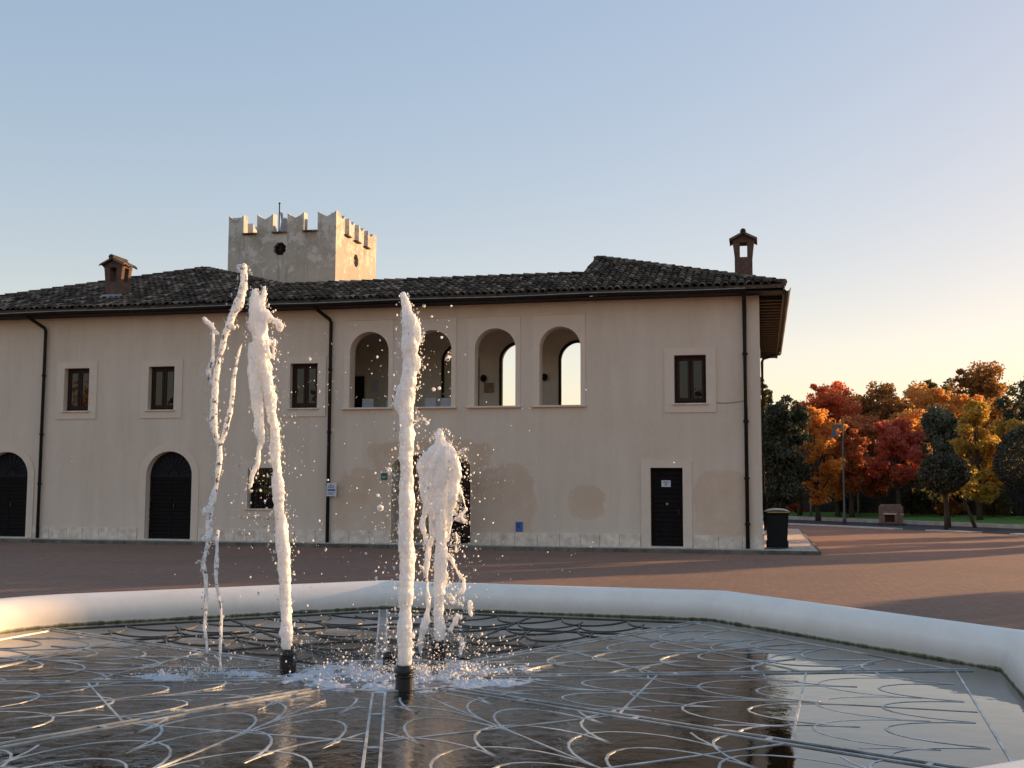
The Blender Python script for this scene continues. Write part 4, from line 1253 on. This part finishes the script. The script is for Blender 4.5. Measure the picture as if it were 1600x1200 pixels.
rows_ = [tree('maple_tree', (-22, -32, 0), 4.2, 1.5, 11, 5000, .5, 'amber', 'broad amber tree far behind the fountain', k=40, lobe=.36, seed=150, trunk_r=.25, group='trees across the plaza'),
         tree('maple_tree', (-33, -30, 0), 4.4, 1.5, 12, 5000, .5, 'olive', 'broad olive tree far behind the fountain', k=40, lobe=.36, seed=151, trunk_r=.25, group='trees across the plaza')]
for i, (x, y) in enumerate([(-13, -35), (-44, -27), (-54, -22), (-2, -38), (10, -36)]):
    copy_tree(rows_[i % 2], (x, y, 0), rows_[i % 2]['label'], 'trees across the plaza', 1 + .1 * math.sin(i * 2), i * 1.3)

# ------------------------------------------------------------------ the fountain
WZ = .30
FC = Vector((-2.75, 7.95))
OCT = [Vector(p) for p in [(1.53, 5.79), (1.78, 9.44), (-.55, 12.20), (-4.30, 12.49), (-7.05, 9.95), (-7.31, 6.45), (-4.91, 3.67), (-1.25, 3.39)]]   # counter-clockwise water line
NV = len(OCT)
fountain = thing('fountain', 'large octagonal white rimmed basin with a steel lattice under shallow water', 'fountain', (FC.x, FC.y, 0))
def offset_poly(poly, o):
    """every edge moved outwards by o"""
    out = []
    n = len(poly)
    for i in range(n):
        p0, p1, p2 = poly[i - 1], poly[i], poly[(i + 1) % n]
        d1 = (p1 - p0).normalized(); d2 = (p2 - p1).normalized()
        n1 = Vector((d1.y, -d1.x)); n2 = Vector((d2.y, -d2.x))
        b = (n1 + n2).normalized()
        out.append(p1 + b * (o / max(.3, b.dot(n1))))
    return out
def rounded(poly, r, k=7):
    out = []
    n = len(poly)
    for i in range(n):
        p0, p1, p2 = poly[i - 1], poly[i], poly[(i + 1) % n]
        q_ = .55 if i == 4 else r; q2_ = .55 if (i + 1) % n == 4 else r
        a = p1 + (p0 - p1).normalized() * q_; b = p1 + (p2 - p1).normalized() * q_
        for j in range(k):
            t = j / (k - 1)
            out.append(a * (1 - t) ** 2 + p1 * 2 * t * (1 - t) + b * t * t)
        for j in range(1, 10):
            q = p2 + (p1 - p2).normalized() * q2_
            out.append(b.lerp(q, j / 10))
    return out
prof = [(-.02, .10), (-.01, .29), (.0, .345), (.015, .40), (.045, .465), (.09, .525), (.15, .565), (.22, .583), (.30, .583), (.37, .562), (.42, .52), (.445, .46), (.45, .38), (.45, -.05)]
rings = [rounded(offset_poly(OCT, o), .05 + o * .10) for o, z in prof]
n = len(rings[0])
vs = [(p.x, p.y, prof[i][1] + .003 * noise.noise((p.x * 1.5, p.y * 1.5, prof[i][1] * 6))) for i, r_ in enumerate(rings) for p in r_]
fs = [(i * n + k, i * n + (k + 1) % n, (i + 1) * n + (k + 1) % n, (i + 1) * n + k) for i in range(len(prof) - 1) for k in range(n)]
rim = MB().add(vs, fs).build('basin_rim', M['rim'], fountain, smooth=True)
MB().prism([(p.x, p.y) for p in offset_poly(OCT, .1)], -.01, .1, 'z').build('basin_floor', M['void'], fountain)

# water sheet
wp = rounded(offset_poly(OCT, .01), .05)
wsh = MB().add([(p.x, p.y, WZ) for p in wp], [tuple(range(len(wp)))]).build('water', M['water'])
tag(wsh, 'dark shallow water filling the octagonal basin', 'water', None, 'structure')

# steel lattice: radial double bars, concentric bars, rows of scale arcs in each sector
IN = offset_poly(OCT, -.34)
PR = .62
ZT0, ZT1 = WZ - .03, WZ + .005
for i in range(NV):
    a, b = IN[i], IN[(i + 1) % NV]
    mb = MB()
    top = WZ + (.0105 if i in (2, 3) else .007 if i in (1, 4) else .0045)
    e = (b - a).normalized(); nrm = Vector((e.y, -e.x))
    da, db = (a - FC).normalized(), (b - FC).normalized()
    apo = (a - FC).dot(nrm)
    # bars parallel to this side
    for q in (1.0, .73, .47):
        mb.bar(FC + (a - FC) * q + e * .06, FC + (b - FC) * q - e * .06, .014, ZT0, top)
    mid = (a + b) / 2
    mb.bar(FC + (mid - FC) * .22, FC + (mid - FC) * .995, .010, ZT0, top - .0005)
    ax = (a - FC).dot(e); bx_ = (b - FC).dot(e)
    def lim(q, s): return s * q
    rowq = 1.02; r_i = 0
    w_ = .70
    while True:
        q = rowq - r_i * .10
        if q < .22: break
        L0, L1 = ax * q, bx_ * q
        m = max(1, round((L1 - L0) / w_))
        ww = (L1 - L0) / m
        hgt = apo * .165
        off = ww / 2 if r_i % 2 else 0
        for j in range(-1, m + 1):
            c0 = L0 + off + (j + .5) * ww
            pts = []
            for k in range(15):
                an = math.pi + math.pi * k / 14
                s = c0 + ww / 2 * math.cos(an); d = apo * q + hgt * math.sin(an)
                qq = d / apo
                if qq > 1.0 or qq < .18 or not (ax * qq + .05 < s < bx_ * qq - .05): 
                    if len(pts) > 1:
                        for p0, p1 in zip(pts[:-1], pts[1:]): mb.bar(p0, p1, .015 if i not in (2, 3) else .011, ZT0, top - .0015 - .001 * (r_i % 2))
                    pts = []; continue
                pts.append(FC + e * s + nrm * d)
            for p0, p1 in zip(pts[:-1], pts[1:]): mb.bar(p0, p1, .015 if i not in (2, 3) else .011, ZT0, top - .0015 - .001 * (r_i % 2))
        r_i += 1
    mb.build('lattice_panel', M['grille_dark' if i in (2, 3) else 'grille'], fountain)  # far sectors take the copy with painted-in shade
for i in range(NV):
    v_ = IN[i]; d = (v_ - FC).normalized(); p = Vector((-d.y, d.x))
    mb = MB()
    for s in (-.042, .042):
        mb.bar(FC + d * PR + p * s, v_ + d * .12 + p * s, .015, ZT0, ZT1 + .003)
    L = (v_ - FC).length
    for t in (.3, .5, .7, .9):
        c = FC + d * L * t
        mb.bar(c - p * .032, c + p * .032, .03, ZT0, ZT1 + .0015)
    mb.build('seam_bar', M['grille'], fountain)
PC = (-2.72, 8.12)
n_ = 64
mbp = MB()
vs = [(PC[0] + r_ * math.cos(2 * math.pi * k / n_), PC[1] + r_ * math.sin(2 * math.pi * k / n_), WZ + z_) for r_, z_ in ((.70, -.05), (.70, .007), (.675, .007), (.675, -.05)) for k in range(n_)]
mbp.add(vs, [(i * n_ + k, i * n_ + (k + 1) % n_, (i + 1) * n_ + (k + 1) % n_, (i + 1) * n_ + k) for i in range(3) for k in range(n_)])
mbp.build('centre_ring', M['grille'], fountain)

def nozzle(x, y, h, r=.062):
    z = WZ
    k = r / .062
    o = MB().lathe([(.062 * k, -.05), (.062 * k, h * .50), (.070 * k, h * .52), (.070 * k, h * .60), (.052 * k, h * .62), (.052 * k, h * .68), (.074 * k, h * .70), (.074 * k, h * .80), (.060 * k, h * .86), (.056 * k, h), (.044 * k, h), (.044 * k, h * .9), (0, h * .9)], 20, (x, y, z)).build('nozzle', M['metal'], fountain, smooth=False, bevel=.003)
    return o
NA, NB, NCc, ND = (-3.55, 8.12), (-2.43, 7.53), (-2.57, 8.85), (-2.87, 8.51)
nozzle(*NA, .16); nozzle(*NB, .17); nozzle(*NCc, .165, .055); nozzle(*ND, .10, .052)

# ------------------------------------------------------------------ moving water, frozen as in the photograph
ico = bmesh.new(); bmesh.ops.create_icosphere(ico, subdivisions=2, radius=1.0)
IV = np.array([v.co[:] for v in ico.verts]); IF = np.array([[v.index for v in f.verts] for f in ico.faces]); ico.free()
ico = bmesh.new(); bmesh.ops.create_icosphere(ico, subdivisions=1, radius=1.0)
JV = np.array([v.co[:] for v in ico.verts]); JF = np.array([[v.index for v in f.verts] for f in ico.faces]); ico.free()
def balls(name, cen, rad, V=IV, F=IF, stretch=None):
    n = len(cen)
    cen = np.asarray(cen); rad = np.asarray(rad)
    sc = rad[:, None, None] * (np.ones((n, 1, 3)) if stretch is None else np.asarray(stretch)[:, None, :])
    v = (V[None] * sc + cen[:, None, :]).reshape(-1, 3)
    f = (F[None] + (np.arange(n) * len(V))[:, None, None]).reshape(-1, 3)
    me = bpy.data.meshes.new(name)
    me.from_pydata(v.tolist(), [], f.tolist()); me.update()
    return me
RT = Vector((math.cos(R(12.56)), math.sin(R(12.56)), 0)); FWD = Vector((-RT.y, RT.x, 0))
def splash_mesh(name, chains, base, m, voxel, seed, lump=.35, amp=.006, depth=.5, extra=(), beads=0):
    rng = np.random.default_rng(seed)
    cen, rad = [], []
    bx_, by_ = base
    for ch in chains:
        dz = rng.uniform(-.03, .03) * depth
        for (a, b) in zip(ch[:-1], ch[1:]):
            a = np.array(a); b = np.array(b)
            L = math.hypot(a[0] - b[0], a[1] - b[1]); st = max(1, int(L / (min(a[2], b[2]) * .35)))
            for k in range(st):
                q = a + (b - a) * (k / st)
                r_ = q[2]
                p = np.array([bx_ + RT.x * q[0], by_ + RT.y * q[0], q[1]]) + np.array([FWD.x, FWD.y, 0]) * dz
                cen.append(p); rad.append(r_ * rng.uniform(.86, 1.02))
                for _ in range(1):                               # lumps in the skin
                    u = rng.normal(size=3); u /= np.linalg.norm(u)
                    if rng.random() < lump:
                        cen.append(p + u * r_ * rng.uniform(.85, 1.05)); rad.append(max(.0035, r_ * rng.uniform(.10, .30)))
    for p, r_ in extra:
        cen.append(np.array(p)); rad.append(r_)
    me = balls(name, cen, rad)
    o = bpy.data.objects.new(name, me); col.objects.link(o)
    md = o.modifiers.new('r', 'REMESH'); md.mode = 'VOXEL'; md.voxel_size = voxel
    dg = bpy.context.evaluated_depsgraph_get()
    me2 = bpy.data.meshes.new_from_object(o.evaluated_get(dg))
    o.modifiers.clear(); o.data = me2; bpy.data.meshes.remove(me)
    me2.name = name
    me2.update()
    nv_ = len(me2.vertices)
    co = np.empty(nv_ * 3); me2.vertices.foreach_get('co', co); co = co.reshape(-1, 3)
    no = np.empty(nv_ * 3); me2.vertex_normals.foreach_get('vector', no); no = no.reshape(-1, 3)
    d = np.array([noise.fractal(Vector((c[0] * 26, c[1] * 26, c[2] * 8)), .9, 2.1, 3) + 1.1 * noise.noise(Vector((c[0] * 9, c[1] * 9, c[2] * 6 + 5))) for c in co])
    d2 = np.array([noise.noise(Vector((c[0] * 70, c[1] * 70, c[2] * 26))) for c in co])
    co += no * (d * amp + d2 * amp * .4)[:, None]
    me2.vertices.foreach_set('co', co.ravel()); me2.update()
    me2.polygons.foreach_set('use_smooth', [True] * len(me2.polygons))
    me2.materials.clear(); me2.materials.append(m)
    if not beads: return o
    pick = rng.choice(nv_, beads, replace=False)
    bc = co[pick] + no[pick] * rng.uniform(-.002, .010, beads)[:, None]
    bme = balls(name, bc, rng.uniform(.0025, .0075, beads) * rng.uniform(.6, 1.3, beads), JV, JF)
    bme.polygons.foreach_set('use_smooth', [True] * len(bme.polygons))
    bm = bmesh.new(); bm.from_mesh(me2); bm.from_mesh(bme); bm.to_mesh(me2); bm.free(); bpy.data.meshes.remove(bme)
    return o
JET_A = [[(-0.013, 0.429, 0.0415),(-0.022, 0.621, 0.0439),(-0.031, 0.814, 0.0439),(-0.04, 1.008, 0.0488),(-0.054, 1.203, 0.0585),(-0.067, 1.325, 0.0512),(-0.09, 1.496, 0.0439),(-0.103, 1.644, 0.0439),(-0.112, 1.792, 0.0439),(-0.129, 1.915, 0.039),(-0.137, 2.039, 0.039),(-0.15, 2.163, 0.039),(-0.168, 2.288, 0.039),(-0.19, 2.413, 0.0439),(-0.218, 2.538, 0.0488),(-0.246, 2.664, 0.0634),(-0.264, 2.789, 0.0732),(-0.277, 2.916, 0.0732),(-0.285, 3.042, 0.0634),(-0.297, 3.118, 0.0488),(-0.314, 3.184, 0.0244),(-0.325, 3.235, 0.0195)], [(-0.235, 3.042, 0.039),(-0.184, 2.992, 0.0317),(-0.148, 2.977, 0.0293),(-0.123, 2.951, 0.0293),(-0.127, 2.921, 0.0195)], [(-0.329, 2.789, 0.039),(-0.321, 2.638, 0.0439),(-0.302, 2.488, 0.0439),(-0.283, 2.338, 0.039),(-0.266, 2.238, 0.0439),(-0.253, 2.113, 0.039),(-0.246, 2.039, 0.0293),(-0.259, 1.94, 0.0244),(-0.272, 1.865, 0.0195),(-0.3, 1.791, 0.0171),(-0.318, 1.717, 0.0146),(-0.336, 1.668, 0.0146)], [(-0.33, 3.22, 0.0244),(-0.333, 3.143, 0.0341),(-0.33, 3.042, 0.0439),(-0.322, 2.915, 0.0439)], [(-0.272, 3.103, 0.0293),(-0.263, 3.169, 0.0244),(-0.25, 3.235, 0.0122),(-0.26, 3.261, 0.0098)], [(-0.16, 2.84, 0.0122),(-0.163, 2.764, 0.0098),(-0.172, 2.689, 0.0122)], [(-0.217, 2.488, 0.0244),(-0.2, 2.388, 0.0146),(-0.197, 2.263, 0.0122),(-0.19, 2.188, 0.0146)]]
JET_B = [[(-0.001, 0.443, 0.0485),(-0.003, 0.639, 0.0529),(-0.001, 0.813, 0.0485),(0.006, 0.988, 0.0529),(0.008, 1.165, 0.0573),(0.001, 1.341, 0.0573),(0.004, 1.519, 0.0573),(0.002, 1.697, 0.0529),(-0.005, 1.876, 0.0573),(-0.002, 2.011, 0.0529),(-0.004, 2.191, 0.0529),(-0.006, 2.326, 0.0573),(0.002, 2.463, 0.0573),(0.009, 2.599, 0.0573),(0.012, 2.736, 0.0573),(0.006, 2.851, 0.0573),(-0.008, 2.919, 0.0419),(-0.023, 2.988, 0.0287),(-0.037, 3.057, 0.0176)], [(0.01, 2.896, 0.0353),(0.042, 2.851, 0.0265),(0.066, 2.805, 0.0243),(0.071, 2.75, 0.0221),(0.044, 2.704, 0.0265)], [(-0.043, 2.394, 0.0265),(-0.065, 2.335, 0.0265),(-0.073, 2.272, 0.0221),(-0.045, 2.213, 0.0265)], [(0.028, 2.146, 0.0132),(0.059, 2.155, 0.0097),(0.091, 2.169, 0.0132),(0.113, 2.169, 0.011)], [(0.022, 2.645, 0.0309),(0.063, 2.599, 0.0221),(0.064, 2.554, 0.0221),(0.037, 2.508, 0.0265)]]
JET_C = [[(0.007, 0.436, 0.0413),(-0.0, 0.666, 0.0464),(0.003, 0.87, 0.0516),(0.007, 1.024, 0.0516),(0.016, 1.179, 0.0516),(0.009, 1.334, 0.0516),(0.003, 1.489, 0.0516),(0.006, 1.645, 0.0619),(0.01, 1.802, 0.0774),(0.009, 1.932, 0.0774),(0.008, 2.011, 0.0568),(-0.008, 2.09, 0.0361),(-0.014, 2.158, 0.0206)], [(-0.044, 2.011, 0.0361),(-0.091, 1.948, 0.0464),(-0.138, 1.916, 0.0464),(-0.158, 1.838, 0.0361),(-0.146, 1.749, 0.0413),(-0.13, 1.655, 0.0361),(-0.113, 1.541, 0.0258),(-0.138, 1.411, 0.0232),(-0.12, 1.282, 0.0206),(-0.098, 1.168, 0.0181),(-0.128, 1.024, 0.0155),(-0.133, 0.947, 0.0129)], [(-0.064, 1.932, 0.0464),(-0.068, 1.801, 0.0568),(-0.072, 1.671, 0.0464),(-0.061, 1.541, 0.0335),(-0.075, 1.411, 0.0258),(-0.063, 1.292, 0.0206),(-0.088, 1.168, 0.0206),(-0.097, 1.024, 0.0181),(-0.095, 0.87, 0.0155),(-0.083, 0.716, 0.0181),(-0.128, 0.538, 0.0232),(-0.143, 0.461, 0.0181),(-0.141, 0.334, 0.0129)], [(-0.02, 1.697, 0.031),(-0.029, 1.541, 0.0206),(-0.023, 1.411, 0.0155),(-0.037, 1.282, 0.0129)], [(0.061, 2.011, 0.0361),(0.103, 1.928, 0.0568),(0.12, 1.792, 0.0568),(0.101, 1.635, 0.0516),(0.071, 1.49, 0.031),(0.082, 1.36, 0.0206),(0.067, 1.256, 0.0155)], [(0.098, 1.933, 0.0155),(0.145, 1.959, 0.0114),(0.187, 1.991, 0.0093),(0.213, 2.007, 0.0093)], [(0.126, 1.75, 0.0206),(0.158, 1.677, 0.0129),(0.19, 1.594, 0.0103),(0.211, 1.516, 0.0129),(0.175, 1.469, 0.0181),(0.139, 1.428, 0.0129)], [(0.132, 1.646, 0.0103),(0.164, 1.568, 0.0083),(0.149, 1.505, 0.0103),(0.123, 1.474, 0.0103)], [(0.121, 1.698, 0.0103),(0.138, 1.604, 0.0083),(0.128, 1.516, 0.0103)], [(0.17, 1.464, 0.0114),(0.191, 1.423, 0.0103),(0.202, 1.407, 0.0155)], [(0.129, 1.324, 0.0129),(0.141, 1.231, 0.0129),(0.136, 1.169, 0.0103)], [(0.079, 1.138, 0.0129),(0.116, 1.076, 0.0103),(0.153, 0.999, 0.0103),(0.195, 0.948, 0.0155),(0.2, 0.871, 0.0103),(0.154, 0.83, 0.0114),(0.113, 0.794, 0.0103)], [(0.087, 0.819, 0.0155),(0.134, 0.768, 0.0165),(0.186, 0.738, 0.0181),(0.207, 0.677, 0.0114)], [(0.094, 0.538, 0.0181),(0.13, 0.605, 0.0206),(0.15, 0.666, 0.0165),(0.176, 0.641, 0.0129)], [(0.243, 0.718, 0.0206),(0.259, 0.656, 0.0155),(0.243, 0.769, 0.0129)], [(0.167, 0.513, 0.0103),(0.188, 0.437, 0.0103),(0.173, 0.335, 0.0103)]]
JET_F = [[(0.131, 3.358, 0.0282),(0.138, 3.289, 0.0329),(0.135, 3.215, 0.0329),(0.117, 3.142, 0.0329),(0.095, 3.068, 0.0376),(0.058, 2.995, 0.0329),(0.036, 2.921, 0.0282),(0.009, 2.848, 0.0235),(-0.013, 2.75, 0.0235),(-0.03, 2.677, 0.0188),(-0.043, 2.595, 0.0188),(-0.055, 2.507, 0.0235),(-0.062, 2.411, 0.0329),(-0.063, 2.29, 0.0329),(-0.069, 2.17, 0.0282),(-0.047, 2.074, 0.0235),(-0.017, 2.002, 0.0235),(-0.009, 1.906, 0.0259),(-0.021, 1.811, 0.0235),(-0.028, 1.716, 0.0188),(-0.049, 1.62, 0.0235),(-0.066, 1.525, 0.0235),(-0.073, 1.431, 0.0235),(-0.075, 1.336, 0.0282),(-0.077, 1.265, 0.0235),(-0.099, 1.195, 0.0165),(-0.116, 1.124, 0.0165),(-0.095, 1.03, 0.0165),(-0.087, 0.937, 0.0165),(-0.084, 0.82, 0.0151),(-0.086, 0.727, 0.0151),(-0.088, 0.634, 0.0132),(-0.071, 0.541, 0.0122),(-0.064, 0.471, 0.0094)], [(0.102, 3.353, 0.0188),(0.113, 3.319, 0.0188)], [(-0.003, 2.012, 0.0188),(0.02, 2.074, 0.0188),(0.041, 2.17, 0.0188),(0.063, 2.266, 0.0165),(0.078, 2.411, 0.0165),(0.08, 2.508, 0.0165),(0.101, 2.629, 0.0141),(0.118, 2.712, 0.0118),(0.136, 2.765, 0.0094)], [(-0.154, 2.955, 0.0141),(-0.134, 2.935, 0.0212),(-0.104, 2.906, 0.0235),(-0.074, 2.872, 0.0188),(-0.049, 2.838, 0.0141)], [(-0.084, 2.857, 0.0118),(-0.081, 2.774, 0.0118),(-0.079, 2.677, 0.0118),(-0.086, 2.614, 0.0188),(-0.114, 2.565, 0.0188),(-0.102, 2.498, 0.0188),(-0.072, 2.44, 0.0188)], [(-0.045, 1.313, 0.0141),(-0.011, 1.266, 0.0141),(-0.004, 1.36, 0.0165),(-0.008, 1.172, 0.0132),(-0.009, 1.031, 0.0132),(0.008, 0.937, 0.0132),(0.03, 0.82, 0.0141),(0.042, 0.727, 0.0141),(0.04, 0.634, 0.0141),(0.038, 0.518, 0.0132),(0.036, 0.425, 0.0132),(0.047, 0.342, 0.0165)], [(0.051, 2.907, 0.0165),(0.061, 2.887, 0.0235),(0.08, 2.887, 0.0188)], [(-0.071, 1.549, 0.0188),(-0.099, 1.516, 0.0235),(-0.103, 1.483, 0.0188)], [(-0.089, 1.181, 0.0118),(-0.126, 1.143, 0.0141),(-0.164, 1.124, 0.0094)], [(-0.074, 1.313, 0.0188),(-0.116, 1.298, 0.0188)]]
tag(splash_mesh('water_jet', JET_A, NA, M['foam'], .0065, 1, lump=.75, amp=.013), 'white foaming jet on the left with a ragged top that bends and splits', 'water jet', 'fountain jets')
tag(splash_mesh('water_jet', JET_B, NB, M['foam'], .0065, 2, lump=.7, amp=.011), 'tall straight white foaming jet nearest the camera', 'water jet', 'fountain jets')
tag(splash_mesh('water_jet', JET_C, NCc, M['foam'], .0065, 3, lump=.85, amp=.016), 'short broad white jet spreading behind the tallest one', 'water jet', 'fountain jets')
tag(splash_mesh('falling_water', JET_F, (-3.95, 7.72), M['foam_clear'], .0055, 4, lump=.4, amp=.006), 'thin broken twin strands of water falling left of the left jet', 'falling water')

# churned foam where the water lands: puffy sheets broken by dark water
def foam_sheet(patches, step, seed):
    x0 = min(p[0] - max(p[2], p[3]) for p in patches) - .1; x1 = max(p[0] + max(p[2], p[3]) for p in patches) + .1
    y0 = min(p[1] - max(p[2], p[3]) for p in patches) - .1; y1 = max(p[1] + max(p[2], p[3]) for p in patches) + .1
    nx, ny = int((x1 - x0) / step) + 1, int((y1 - y0) / step) + 1
    hgt = np.full((nx, ny), -1.0)
    for i in range(nx):
        for j in range(ny):
            x, y = x0 + i * step, y0 + j * step
            best = 0
            for cx, cy, rx, ry, h in patches:
                dx, dy = x - cx, y - cy
                a = (dx * RT.x + dy * RT.y) / rx; b_ = (dx * FWD.x + dy * FWD.y) / ry
                q = math.hypot(a, b_)
                if q < 1.25: best = max(best, (1.25 - q) / 1.25 * h)
            if best <= 0: continue
            n1 = noise.fractal(Vector((x * 3.2, y * 3.2, seed)), 1, 2, 3)
            puff = abs(noise.noise(Vector((x * 13, y * 13, seed + 3)))) * .6 + abs(noise.noise(Vector((x * 31, y * 31, seed + 9)))) * .32 + abs(noise.noise(Vector((x * 70, y * 70, 4)))) * .13
            spike = max(0, noise.noise(Vector((x * 19, y * 19, seed + 20))) - .32) ** 1.3 * 2.6
            hgt[i, j] = best * (n1 * 1.1 + puff * 1.25 + spike * (.4 + n1) - .37)
    vs, ids, fs = [], {}, []
    for i in range(nx - 1):
        for j in range(ny - 1):
            q = [(i, j), (i + 1, j), (i + 1, j + 1), (i, j + 1)]
            if max(hgt[a] for a in q) <= 0 or min(hgt[a] for a in q) <= -.9: continue
            for a in q:
                if a not in ids:
                    ids[a] = len(vs); vs.append((x0 + a[0] * step, y0 + a[1] * step, WZ + max(-.004, hgt[a])))
            fs.append(tuple(ids[a] for a in q))
    return vs, fs
mbf = MB()
for args in [([(-2.62, 8.15, .74, .62, .085), (-2.18, 8.25, .46, .50, .10), (-3.0, 7.85, .52, .28, .08)], .007, 5), ([(-3.95, 7.72, .42, .15, .11), (-4.40, 7.52, .28, .12, .08)], .006, 8)]:
    mbf.add(*foam_sheet(*args))
me2 = bpy.data.meshes.new('foam'); me2.from_pydata(mbf.v, [], mbf.f); me2.update()
fo = bpy.data.objects.new('foam', me2); col.objects.link(fo)
me2.polygons.foreach_set('use_smooth', [True] * len(me2.polygons)); me2.materials.append(M['froth'])
tag(fo, 'churned white foam and splashes round the nozzles', 'foam', None, 'stuff')

# droplets
rng = np.random.default_rng(77)
cen, rad, st = [], [], []
def drops(base, n, sx, z0, z1, r0, r1, dxo=0.0):
    for _ in range(n):
        dx = rng.normal() * sx + dxo; dy = rng.normal() * sx * .7
        z = rng.uniform(z0, z1)
        r_ = r0 + (r1 - r0) * rng.random() ** 4
        cen.append((base[0] + RT.x * dx + FWD.x * dy, base[1] + RT.y * dx + FWD.y * dy, z)); rad.append(r_)
        st.append((1, 1, rng.uniform(.9, 1.6)))
def hug(ch_list, base, n, wide=.55):
    for _ in range(n):
        ch = ch_list[0] if rng.random() < .6 else ch_list[int(rng.integers(len(ch_list)))]
        i = int(rng.integers(len(ch) - 1)); t = rng.random()
        q = [ch[i][k] * (1 - t) + ch[i + 1][k] * t for k in range(3)]
        sg = 1 if rng.random() < .55 else -1
        dx = q[0] + sg * q[2] * (1.05 + abs(rng.normal()) * wide)
        cen.append((base[0] + RT.x * dx, base[1] + RT.y * dx, q[1] + rng.normal() * .01)); rad.append(rng.uniform(.002, .0075)); st.append((1, 1, rng.uniform(.8, 2.2)))
drops((-2.6, 8.15), 1500, .30, .30, .37, .0025, .008); drops((-4.1, 7.68), 500, .20, .30, .37, .0025, .008)
hug(JET_A, NA, 420); hug(JET_B, NB, 420); hug(JET_C, NCc, 700); hug(JET_C, NCc, 500, 1.6); hug(JET_F, (-3.95, 7.72), 260)
drops(NA, 260, .22, .4, 2.9, .0022, .011, -.05); drops(NA, 120, .12, 1.2, 1.9, .003, .013, -.2)
drops(NB, 300, .16, .4, 2.9, .0022, .010); drops(NB, 60, .10, 1.0, 1.8, .003, .012, -.16)
drops(NCc, 520, .20, .4, 2.0, .002, .010, .08); drops((-2.75, 8.1), 900, .45, .31, .60, .002, .009); drops((-2.2, 8.3), 300, .22, .31, .6, .002, .010); drops((-2.9, 8.2), 260, .8, .32, 2.6, .0018, .006)
drops((-3.95, 7.72), 160, .25, .32, .6, .002, .009)
RB = [(656, 471, 3, 'B'), (700, 471, 2, 'B'), (692, 506, 2.5, 'B'), (685, 522, 2.5, 'B'), (695, 557, 4, 'B'), (673, 606, 3.5, 'B'), (682, 604, 3, 'B'), (663, 660, 4, 'B'), (612, 670, 4.5, 'B'), (603, 735, 5, 'B'), (590, 795, 6, 'B'), (586, 775, 3, 'B')]
def px_drop(x, y, r_, base, s, px0, yh):
    dx = (x - px0) / s; z = 1.7 + (yh - y) / s
    cen.append((base[0] + RT.x * dx, base[1] + RT.y * dx, z)); rad.append(r_ / s); st.append((1, 1, 1))
for x, y, r_, _ in RB: px_drop(x, y, r_, NB, 226.7, 631.8, 760)
# the low bubbling spout left of the middle jet
for k in range(60):
    t = rng.uniform(0, 1)
    cen.append((-2.95 + RT.x * (.03 * t + rng.normal() * .012), 8.62 + rng.normal() * .012, WZ + .02 + .36 * t)); rad.append(rng.uniform(.004, .014) * (1.1 - .6 * t)); st.append((1, 1, 1.6))
me = balls('water_spray', cen, rad, JV, JF, st)
me.polygons.foreach_set('use_smooth', [True] * len(me.polygons)); me.materials.append(M['drops'])
o = bpy.data.objects.new('water_spray', me); col.objects.link(o)
tag(o, 'scattered droplets flying round the fountain jets', 'spray', None, 'stuff')
